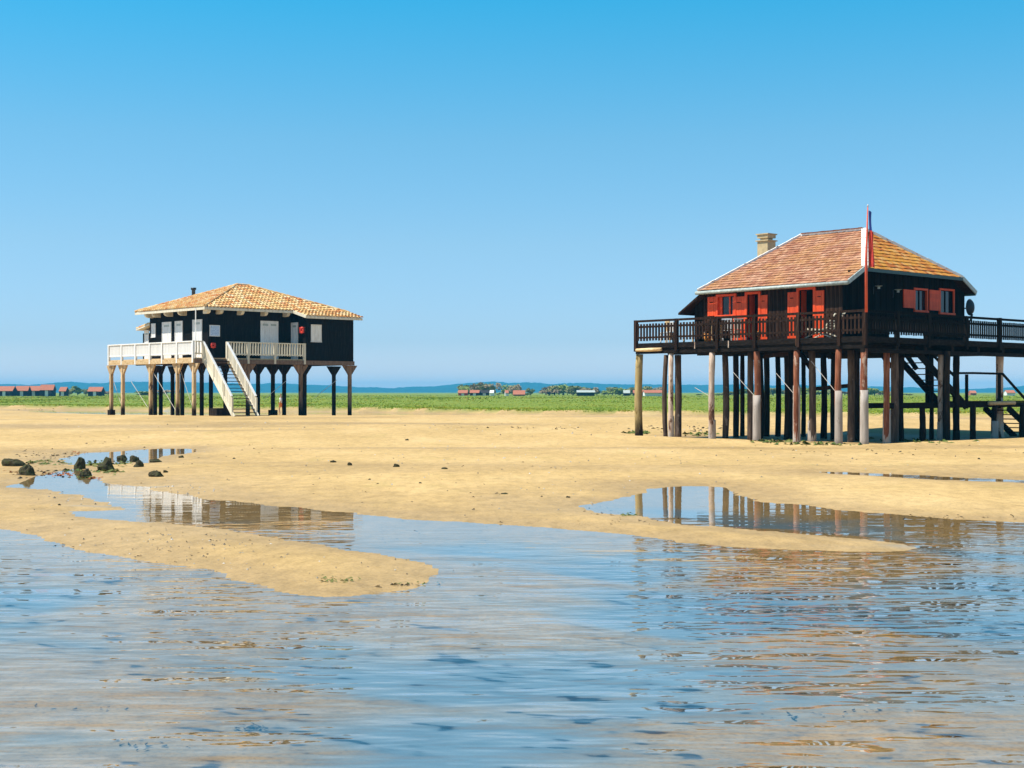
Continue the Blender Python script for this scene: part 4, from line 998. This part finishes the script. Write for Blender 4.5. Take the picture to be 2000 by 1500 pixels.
# a red lifebuoy on the deck and another on the wing wall
def ring(name, loc, axis, label, R0=.27, r0=.07):
    e = empty(name, loc, 0, category='lifebuoy', label=label); m = MB(); n, k = 20, 8; v = []
    for i in range(n):
        t = 2*math.pi*i/n
        for j in range(k):
            p = 2*math.pi*j/k; rr = R0+r0*math.cos(p); v.append(Vector((rr*math.cos(t), r0*math.sin(p), rr*math.sin(t))))
    m.add(v, [(i*k+j, ((i+1)%n)*k+j, ((i+1)%n)*k+(j+1)%k, i*k+(j+1)%k) for i in range(n) for j in range(k)])
    a = m.build('ring', M['red_plastic'], e, True); b = MB()
    for t in (45, 135, 225, 315):
        c, s = math.cos(math.radians(t)), math.sin(math.radians(t)); b.beam((c*(R0-r0-.01),0,s*(R0-r0-.01)),(c*(R0+r0+.01),0,s*(R0+r0+.01)),.045,2*r0+.02,(0,1,0))
    b.build('strap', M['red_plastic'], e); e.rotation_euler = (0, 0, axis); return e
x_, z_ = Lf.hy(416.5, 674.5, yw-.12); ring('lifebuoy', (*Lf.world(x_, yw-.12), z_), ANG, 'red lifebuoy on the dark wall at the head of the white stair', .13, .07)
y_, z_ = Lf.hx(589.5, 645, xk-.1); ring('lifebuoy', (*Lf.world(xk-.1, y_), z_), ANG+math.pi/2, 'red lifebuoy on the black wing wall beside the narrow white door', .17, .08)
# a walker half hidden behind one of the stilts of the black house
def skin_obj(name, verts, edges, radii, mat, parent, sub=1, root=0):
    me = bpy.data.meshes.new(name); me.from_pydata(verts, edges, []); o = link(name, me, mat, parent)
    md = o.modifiers.new('skin', 'SKIN'); md.use_smooth_shade = True; md.branch_smoothing = .6
    for k, r in enumerate(radii):
        d = me.skin_vertices[0].data[k]; d.radius = r if isinstance(r, tuple) else (r, r); d.use_root = (k == root)
    sb = o.modifiers.new('subdivision', 'SUBSURF'); sb.levels = sb.render_levels = sub; return o
M['skin'] = plain('tanned skin', (.46,.26,.16), .6, .06, 5); M['shirt'] = plain('white cotton', (.80,.79,.76), .8, .04, 5); M['shorts'] = plain('orange cotton', (.70,.24,.05), .8, .08, 5); M['hair'] = plain('brown hair', (.05,.03,.018), .7, .2, 20)
pd = 119.; pX = (549.5-CX)/F_PX*pd
person = empty('person', (pX, pd, gz(pX, pd)-.01), math.radians(160), category='person', label='person in white shirt and orange shorts walking behind the stilts of the black house')
V = [(0,0,.94),(0,0,1.10),(.01,0,1.28),(.02,0,1.43),(.03,0,1.52),(.05,0,1.62),(.05,0,1.74),          # pelvis .. head
     (.01,.10,.90),(.14,.11,.50),(.06,.11,.09),(.22,.11,.04), (-.01,-.10,.90),(-.06,-.11,.49),(-.30,-.11,.13),(-.18,-.11,.04),
     (.01,.19,1.41),(-.06,.23,1.13),(.06,.22,.90),(.10,.21,.80), (.01,-.19,1.41),(.08,-.23,1.13),(.22,-.21,.95),(.28,-.20,.86)]
Ed = [(0,1),(1,2),(2,3),(3,4),(4,5),(5,6),(0,7),(7,8),(8,9),(9,10),(0,11),(11,12),(12,13),(13,14),(3,15),(15,16),(16,17),(17,18),(3,19),(19,20),(20,21),(21,22)]
Rd = [(.13,.15),(.12,.14),(.13,.16),(.10,.13),.055,(.09,.08),(.085,.075), .085,.06,.042,.03, .085,.06,.042,.03, .055,.042,.034,.028, .055,.042,.034,.028]
skin_obj('body', V, Ed, Rd, M['skin'], person, 2)
skin_obj('shirt', [V[0],V[1],V[2],V[3],V[15],V[16],V[19],V[20]], [(0,1),(1,2),(2,3),(3,4),(4,5),(3,6),(6,7)], [(.16,.18),(.15,.17),(.155,.19),(.12,.16),.08,.062,.08,.062], M['shirt'], person, 2)
skin_obj('shorts', [(0,0,.98),V[7],(.10,.11,.62),V[11],(-.045,-.11,.62)], [(0,1),(1,2),(0,3),(3,4)], [(.155,.175),.115,.095,.115,.095], M['shorts'], person, 2)
skin_obj('hair', [(.03,0,1.66),(.035,0,1.76)], [(0,1)], [(.10,.09),(.085,.075)], M['hair'], person, 2)

# ------------------------------------------------------------------ rocks, stumps, weed and shells on the flats
def rock_mesh(seed, sx, sy, sz, peak=0.):
    rg = random.Random(seed); b = bmesh.new(); bmesh.ops.create_icosphere(b, subdivisions=3, radius=1)
    ph = [rg.uniform(0, 9) for _ in range(6)]
    for v in b.verts:
        c = v.co.copy(); k = 1+.16*math.sin(3.1*c.x+ph[0])*math.sin(2.7*c.y+ph[1])+.12*math.sin(5.3*c.z+ph[2]+2*c.x)+.07*math.sin(11*c.x+ph[3])*math.sin(10*c.y+ph[4])+rg.uniform(-.075, .075)
        c *= k; top = max(c.z, 0); c.x *= 1-peak*top*.26; c.y *= 1-peak*top*.26
        v.co = (c.x*sx, c.y*sy, c.z*sz)
    m = bpy.data.meshes.new('rock'); b.to_mesh(m); b.free(); return m
rocks = [  # px of centre, py of base, width px, height px, peakiness, label
 (26,912,40,21,0.,'black flat-topped block at the left edge of the flats'),(54,930,30,27,.7,'weedy brown stump in front of the black flat-topped block'),
 (156,918,22,26,.5,'tall weedy stone behind the smaller stone in the creek'),(168,934,26,19,.6,'weedy stone standing in the creek with its reflection'),(207,920,34,27,.8,'largest pointed weedy stone on the creek bank'),
 (238,900,19,13,.6,'small stone at the edge of the upper pool'),(262,903,18,15,.5,'rounded stone right of the upper pool edge'),(271,914,20,16,.9,'jagged stump with a side branch on the sand'),
 (303,905,22,9,.4,'low green stone at the right tip of the upper pool'),(305,933,28,15,.7,'dark jagged stone alone on the sand right of the creek'),(323,925,9,6,.3,'fist-sized dark stone beside the jagged one'),
 (354,896,10,5,.5,'small pale brown stone on the sand above the creek')]
for i, (px, py, w, h, pk, lab) in enumerate(rocks):
    g = ground_hit(px, py-2); k = g.y/F_PX
    o = link('rock', rock_mesh(40+i, w*k/2, w*k/2*.8, h*k*.76, pk*.8), M['rock'], None, (g.x, g.y, g.z+.01), (0,0,rnd.uniform(0, .6)), category='rock', label=lab)
g = ground_hit(271, 912); k = g.y/F_PX
peb = [(651,904,15,6,'left of the pair of dark pebbles on the open sand'),(683,910,13,8,'right and rounder of the pair of dark pebbles on the open sand'),(774,913,11,9,'dark upright pebble right of the pair on the sand'),
 (868,917,15,5,'flat greenish pebble right of the upright dark one'),(795,861,9,4,'small dark pebble far out on the sand in the middle'),(985,966,13,4,'flat dark pebble near the middle of the flats'),(1109,973,9,4,'small dark pebble left of the right-hand pool'),
 (722,938,6,3,'tiny dark pebble below the upright dark one'),(457,897,8,3,'small dark pebble right of the upper pool'),(821,945,8,3,'tiny flat pebble below the greenish one'),(1912,898,7,4,'dark pebble on the sand below the right-hand stair'),(116,988,7,4,'dark pebble on the sand bar at the left edge')]
for i, (px, py, w, h, lab) in enumerate(peb):
    g = ground_hit(px, py-1); k = g.y/F_PX
    link('pebble', rock_mesh(80+i, w*k/2, w*k/2*.7, h*k*.75, .2), M['rock'], None, (g.x, g.y, g.z), (0,0,rnd.uniform(0, 3)), category='pebble', label='' + lab)
def scatter(name, mat, spots, label, seed, kind='blade', floor=-.02):
    rg = random.Random(seed); m = MB()
    for px, py, spx, spy, n, s in spots:
        for _ in range(n):
            g = ground_hit(px+rg.gauss(0, spx), py+rg.gauss(0, spy), floor); r = s*rg.uniform(.4, 1.3); a = rg.uniform(0, 6.28)
            d = Vector((math.cos(a), math.sin(a), 0))*r; w = Vector((-math.sin(a), math.cos(a), 0))*r*rg.uniform(.12, .3); p = g+Vector((0,0,.006))
            if kind == 'blade': m.add([p-w, p+w, p+d*.6+w*.8+Vector((0,0,r*rg.uniform(.08,.35))), p+d+Vector((0,0,.004))], [(0,1,2),(0,2,3)])
            else:
                h = r*rg.uniform(.25, .6); m.add([p-d*.5, p-w*1.8, p+d*.5, p+w*1.8, p+Vector((0,0,h))], [(0,1,4),(1,2,4),(2,3,4),(3,0,4)])
    return m.build(name, mat, None, kind='stuff', label=label)
scatter('seaweed', M['weed'], [(655,1133,22,2.5,38,.055),(800,1141,26,2,10,.05),(85,905,22,3,60,.18),(190,907,14,3,60,.16),(240,906,12,3,40,.15),(1225,1006,8,1.5,30,.08),(1520,862,26,2,60,.25),(1370,849,25,2,50,.25),(1800,862,30,2,50,.25),(1600,868,40,1.5,60,.25),(1249,846,11,1.2,90,.28),(210,921,14,2,60,.14),(165,934,10,2,40,.12),(140,920,8,2,30,.12)],
        'green weed strewn round the stones and on the sand bar', 5)
scatter('seaweed', M['weed_dark'], [(790,1145,30,1.5,14,.06),(500,1040,260,16,70,.05),(260,1075,110,12,40,.05),(700,960,300,40,80,.06),(1300,905,330,30,50,.06),(90,890,30,4,50,.12),(95,925,30,6,50,.12),(330,870,140,10,40,.10),(1180,1000,20,5,25,.06),(1350,838,60,3,60,.22),(60,800,30,1.5,16,.2),(1050,836,45,1.5,24,.16),(900,833,70,2,14,.13),(1700,885,160,6,40,.1),(1250,1020,60,4,25,.05),(1860,1012,80,2,40,.06)],
        'brown scraps of weed scattered over the sand', 6)
scatter('seaweed', M['rust'], [(122,928,10,2,40,.13),(180,935,8,1.5,25,.1),(150,885,8,1,18,.1),(40,922,12,1.5,22,.12),(88,928,20,4,25,.08)], 'rust red weed at the edge of the creek', 8)
scatter('shells', M['shell'], [(380,1060,150,14,70,.035),(500,1100,180,18,60,.03),(1500,1000,20,2,6,.04),(1900,1030,60,6,0,.03),(700,900,320,30,120,.05),(1400,890,360,20,90,.06),(1100,960,120,20,40,.04),(150,975,70,9,30,.04),(500,830,300,8,60,.09),(1200,835,200,8,60,.09),(330,960,50,6,30,.05)],
        'broken shells and grit dotted over the sand', 9, 'chip')
# weed rooted on the creek bed in the foreground
scatter('eelgrass', M['weed_dark'], [(495,1424,10,4,40,.04),(470,1428,10,3,14,.03),(140,1385,80,5,9,.04),(290,1455,60,7,14,.04),(1540,1404,55,4,10,.04),(1690,1392,45,4,9,.04)], 'dark eelgrass clumps on the creek bed', 12, 'blade', -.6)

# ------------------------------------------------------------------ the salt marsh
def build_grass():
    rg = np.random.RandomState(5); N = 46000
    px = rg.uniform(-250, 2250, N); u = rg.rand(N)
    ang = (px-CX)/F_PX
    edge = np.interp(ang, _m[:, 0]/_m[:, 1], _m[:, 1])
    d = 1/(1/(edge*.985)*(1-u**1.25)+1/520.*u**1.25); X = ang*d; ms = marsh_sd(X, d)
    ok = ms > .3; X, d, ms = X[ok], d[ok], ms[ok]; n = len(X)
    z = ground_z(X, d); h = (.055+.085*rg.rand(n))*(1+.55*np.maximum(fnoise(X/11., d/26., 2), -.4))*np.clip(d/190, .8, 1.3); w = .085*np.clip(d/150, .8, 3.2)
    V = []; Fc = []
    base = np.stack([X, d, z-.03], -1); verts = []; k = 4
    for b in range(k):
        a = rg.uniform(0, 6.28, n); off = np.stack([np.cos(a), np.sin(a), np.zeros(n)], -1); side = np.stack([-np.sin(a), np.cos(a), np.zeros(n)], -1)
        ww = (w*rg.uniform(.5, 1.2, n))[:, None]; c = base+off*ww*1.2*rg.rand(n)[:, None]
        tip = c+off*ww*.9+np.stack([rg.uniform(-.1,.1,n), rg.uniform(-.1,.1,n), h*rg.uniform(.6,1.1,n)], -1)
        verts.append(np.stack([c-side*ww*.7, c+side*ww*.7, tip], 1))
    co = np.concatenate(verts, 1).reshape(-1, 3)
    me = bpy.data.meshes.new('marsh_grass'); me.vertices.add(len(co)); me.vertices.foreach_set('co', co.ravel())
    me.loops.add(len(co)); me.loops.foreach_set('vertex_index', np.arange(len(co), dtype=np.int32)); me.polygons.add(len(co)//3); me.polygons.foreach_set('loop_start', np.arange(0, len(co), 3, dtype=np.int32))
    me.update(); me.validate()
    link('marsh_grass', me, M['grass'], kind='stuff', label='low green marsh grass along the back of the flats')
build_grass()

# ------------------------------------------------------------------ trees behind the marsh
def crown_mesh(seed, kind):
    rg = random.Random(seed); m = MB(); lobes = []
    nl = rg.randint(6, 9)
    for _ in range(nl):
        a = rg.uniform(0, 6.28); r = rg.uniform(.1, .62); lobes.append((math.cos(a)*r, math.sin(a)*r, rg.uniform(.36, .84), rg.uniform(.16, .30)))
    nleaf = 780 if kind != 2 else 520
    for _ in range(nleaf):
        lx_, ly_, lz_, lr = rg.choice(lobes); v = Vector((rg.gauss(0,1), rg.gauss(0,1), rg.gauss(0,1))).normalized()*lr*rg.uniform(.55, 1.12)
        c = Vector((lx_, ly_, lz_))+Vector((v.x, v.y, v.z*.8)); s = rg.uniform(.04, .085)
        if c.z < .14: c.z = .14+rg.random()*.1
        a = Vector((rg.gauss(0,1), rg.gauss(0,1), rg.gauss(0,1))).normalized()*s; b = a.orthogonal().normalized()*s*rg.uniform(.5, 1)
        m.add([c-a, c+b, c+a, c-b], [(0,1,2,3)])
    return m.mesh('crown')
def trunk_mesh(seed):
    rg = random.Random(seed); m = MB(); m.tube([(0,0,-.05),(.01,0,.2),(.0,.02,.42),(.03,.0,.66)], [.045,.034,.026,.012], 7)
    for _ in range(5):
        a = rg.uniform(0, 6.28); r = rg.uniform(.25, .48); z = rg.uniform(.2, .4); m.tube([(0,0,z),(math.cos(a)*r*.5,math.sin(a)*r*.5,z+.12),(math.cos(a)*r,math.sin(a)*r,z+.3)], [.018,.012,.005], 5)
    return m.mesh('trunk', True)
CR = [[crown_mesh(200+10*k+j, k) for j in range(3)] for k in range(3)]; TR = [trunk_mesh(300+j) for j in range(3)]
tree_list = [  # px centre, top py, width px, kind, label
 (14,756,20,2,'bare brownish tree among the red roofed huts at the far left'),(136,757,20,0,'bushy tree right of the small red roofed hut at far left'),(152,754,24,1,'tallest green tree between the two small left huts'),(168,759,16,0,'low bush touching the isolated hut at far left'),(211,763,20,2,'low brown bush right of the isolated hut'),
 (290,764,44,1,'wide green thicket seen between the outermost stilts of the black house'),(325,761,36,2,'brown green thicket seen among the stilts of the black house'),
 (907,750,24,0,'grey green tree at the left end of the central grove'),(927,746,30,2,'tall brownish tree above the red roofed hut pair'),(945,748,28,0,'rounded tree in the middle of the central grove'),(960,747,26,2,'tall thin tree above the white hut'),(973,766,14,1,'dark bush right of the white hut'),
 (992,752,26,1,'bright green tree left of the orange roofed hut'),(1004,750,20,2,'brownish crown behind the orange roofed hut'),(1016,764,16,1,'low yellow green bush touching the orange roof'),(1030,767,12,1,'dark round bush right of the orange roofed hut'),(1036,757,16,0,'thin tree right of the orange roofed hut'),
 (1066,753,24,2,'brown tree left of the broad grove'),(1083,752,30,0,'grey green tree opening the broad grove'),(1101,751,34,1,'broad green tree in the middle of the broad grove'),(1119,753,30,0,'rounded tree right of the middle of the broad grove'),(1135,760,22,1,'low spreading tree at the right of the broad grove'),
 (1152,756,26,2,'pale brown tree beyond the dark long hut'),(1166,760,20,0,'small grey tree right of the dark long hut'),(1196,755,24,0,'dark tree left of the yellow log pile'),(1211,757,24,1,'green tree touching the yellow log pile on its left'),(1228,756,26,0,'dark rounded tree just left of the yellow log'),
 (1265,753,28,0,'grey green tree above the red roofed hut behind the stilts'),(1284,755,26,2,'brown tree right of the red roofed hut behind the stilts'),(1366,769,12,0,'small lone bush seen left of the white stilt'),(1404,768,18,1,'low bush between the pale stilts'),(1450,759,30,1,'green tree between stilts left of the red brown one'),
 (1510,757,30,0,'dark tree seen through the middle stilts'),(1570,757,30,1,'green tree seen right of the middle stilts'),(1625,760,28,0,'grey tree seen behind the slim stilts'),(1708,758,30,1,'green tree left of the under-deck stair'),(1724,764,22,2,'brown bush at the foot of the under-deck stair'),(1775,768,20,0,'low dark bush behind the stair treads'),
 (915,752,22,1,'green bush filling the left of the central grove'),(953,753,26,0,'grey green crown filling the middle of the central grove'),(1072,760,26,1,'low green bush under the left end of the broad grove'),(1092,758,30,0,'low grey bush under the broad grove'),
 (1127,756,30,2,'brownish crown filling the right half of the broad grove'),(1180,764,26,1,'low green bush between the broad grove and the dark tree'),(1420,764,26,0,'small grey tree right of the white stilt'),(1490,762,26,1,'low green tree left of the middle stilts'),
 (1540,763,30,2,'brown low tree behind the thick middle stilt'),(1600,764,28,1,'low green tree behind the slim right stilts'),(1650,764,26,2,'brown low tree left of the corner stilt'),(1738,768,18,0,'small bush beside the under-deck stair')]
for i, (px, top, w, k, lab) in enumerate(tree_list):
    d = 470 + (i*37) % 90; g = gz((px-CX)/F_PX*d, d); X = (px-CX)/F_PX*d; h = CAM_H+(CY-top)/F_PX*d-g; wd = w/F_PX*d
    t = empty('tree', (X, d, g-.1), rnd.uniform(0, 6.28), category='tree', label=lab); t.scale = (wd*1.0, wd*1.0, h*1.06)
    link('trunk', TR[i % 3], M['bark'], t); cm_ = CR[k][i % 3]; link('crown', cm_, M['leaf%d' % k], t)

fill = random.Random(77)
ORD = ['first','second','third','fourth','fifth','sixth','seventh','eighth','ninth','tenth','eleventh','twelfth']
for lo, hi, n_, t0, t1, gv in ((902,964,6,752,760,'in the central grove above the red huts'),(984,1012,3,756,762,'beside the orange roofed hut'),(1060,1146,8,754,762,'in the broad grove'),(1152,1246,7,757,765,'between the broad grove and the yellow log pile'),(1256,1300,4,756,762,'behind the white fronted hut'),(1440,1760,12,759,766,'seen through the stilts of the dark house')):
    for k in range(n_):
        px = lo+(hi-lo)*(k+fill.uniform(.2, .8))/n_; top = fill.uniform(t0, t1); d = fill.uniform(500, 590); X = (px-CX)/F_PX*d; g = gz(X, d); h = CAM_H+(CY-top)/F_PX*d-g; wd = fill.uniform(18, 30)/F_PX*d
        t = empty('tree', (X, d, g-.1), fill.uniform(0, 6.28), category='tree', label=ORD[k]+' low tree from the left '+gv, group='low trees filling the far groves'); t.scale = (wd*.9, wd*.9, h*1.06)
        q_ = fill.randrange(3); link('trunk', TR[k % 3], M['bark'], t); link('crown', CR[q_][k % 3], M['leaf%d' % q_], t)

# ------------------------------------------------------------------ huts far behind
def hut(px0, px1, top, base, label, d, roof='roof_far', wallm='cabin_dark', name='fishing_hut', door=True, ridge=.45, white_gable=False):
    X0, X1 = (px0-CX)/F_PX*d, (px1-CX)/F_PX*d; w = X1-X0; zb = gz((X0+X1)/2, d); zt = CAM_H+(CY-top)/F_PX*d; H = max(zt-zb, 1.6); hw = H*(1-ridge)
    t = empty(name, ((X0+X1)/2, d, zb-.15), rnd.uniform(-.08, .08), category='hut', label=label, group='huts beyond the marsh')
    H += .15; hw += .15; dp = 3.2
    MB().box(-w/2*.94, w/2*.94, -dp/2, dp/2, 0, hw).prism([(-w/2*.94,-dp/2,hw),(-w/2*.94,dp/2,hw),(-w/2*.94,0,H-.08)], (w*.94,0,0)).build('wall', M[wallm], t)
    m = MB(); s = dp/2+.35; e = hw-.12
    m.prism([(-w/2,-s,e),(-w/2,0,H),(-w/2,0,H+.12),(-w/2,-s-.03,e+.1)], (w,0,0)); m.prism([(-w/2,.002,H),(-w/2,s,e),(-w/2,s+.03,e+.1),(-w/2,.002,H+.12)], (w,0,0)); m.build('roof', M[roof], t)
    if door:
        MB().box(-.45, .45, -dp/2-.05, -dp/2, .1, min(1.9, hw-.1)).build('door', M['cabin_white'], t)
        if w > 4: MB().box(w*.25-.4, w*.25+.4, -dp/2-.05, -dp/2, .9, min(1.7, hw-.15)).build('window', M['glass'], t)
    return t
hut(-6, 30, 755, 768, 'dark hut cut off by the left edge of the view', 420); hut(32, 58, 754.5, 768, 'low hut with long red roof second from the left edge', 425); hut(56, 82, 754.5, 768, 'low hut adjoining the tallest red roof on its left', 430)
hut(80, 107, 752, 768, 'tallest bright red roofed hut of the left row', 428); hut(118, 132, 756.5, 768, 'small red roofed hut alone right of the left row', 440); hut(174, 202, 756.5, 768, 'dark hut with pink red roof between bush and outermost stilt', 430)
hut(895, 914, 767, 775, 'red walled hut with peaked roof at the left end of the central grove', 455, 'roof_far', 'flag_red', ridge=.5); hut(918, 937, 769, 775, 'red roofed hut second from left under the central grove', 450)
hut(936, 956, 769, 775, 'dark grey roofed hut under the central grove', 452, 'cabin_dark'); hut(957, 965, 769, 776, 'tiny white hut under the central grove', 448, 'cabin_white', 'cabin_white', door=False); hut(986, 993, 768, 774, 'tiny pinkish hut left of the orange roofed hut', 450, 'roof_far', 'cabin_white', door=False)
hut(1002, 1026, 765, 775, 'hut with steep orange roof between two bushes', 440, 'roof_far', 'roof_far', ridge=.7, door=False); hut(1126, 1162, 771, 776, 'long low dark hut with a pale roof in front of the broad grove', 430, 'zinc', 'cabin_dark', ridge=.3, door=False)
hut(1217, 1230, 772, 777, 'small grey roofed hut left of the yellow log pile', 430, 'zinc', 'cabin_dark', door=False); hut(1236, 1256, 769, 778, 'dark hut half hidden behind the yellow log pile', 425)
hut(1256, 1297, 766.5, 779, 'red roofed white fronted hut right of the yellow log pile', 415, 'roof_far', 'cabin_white', ridge=.4)
hut(1893, 1905, 767, 775, 'tiny pink hut seen beyond the landing rail', 500, 'roof_far', 'roof_far', door=False); hut(1963, 1980, 767, 776, 'small white hut with red gable beyond the landing', 470, 'roof_far', 'cabin_white', door=False)
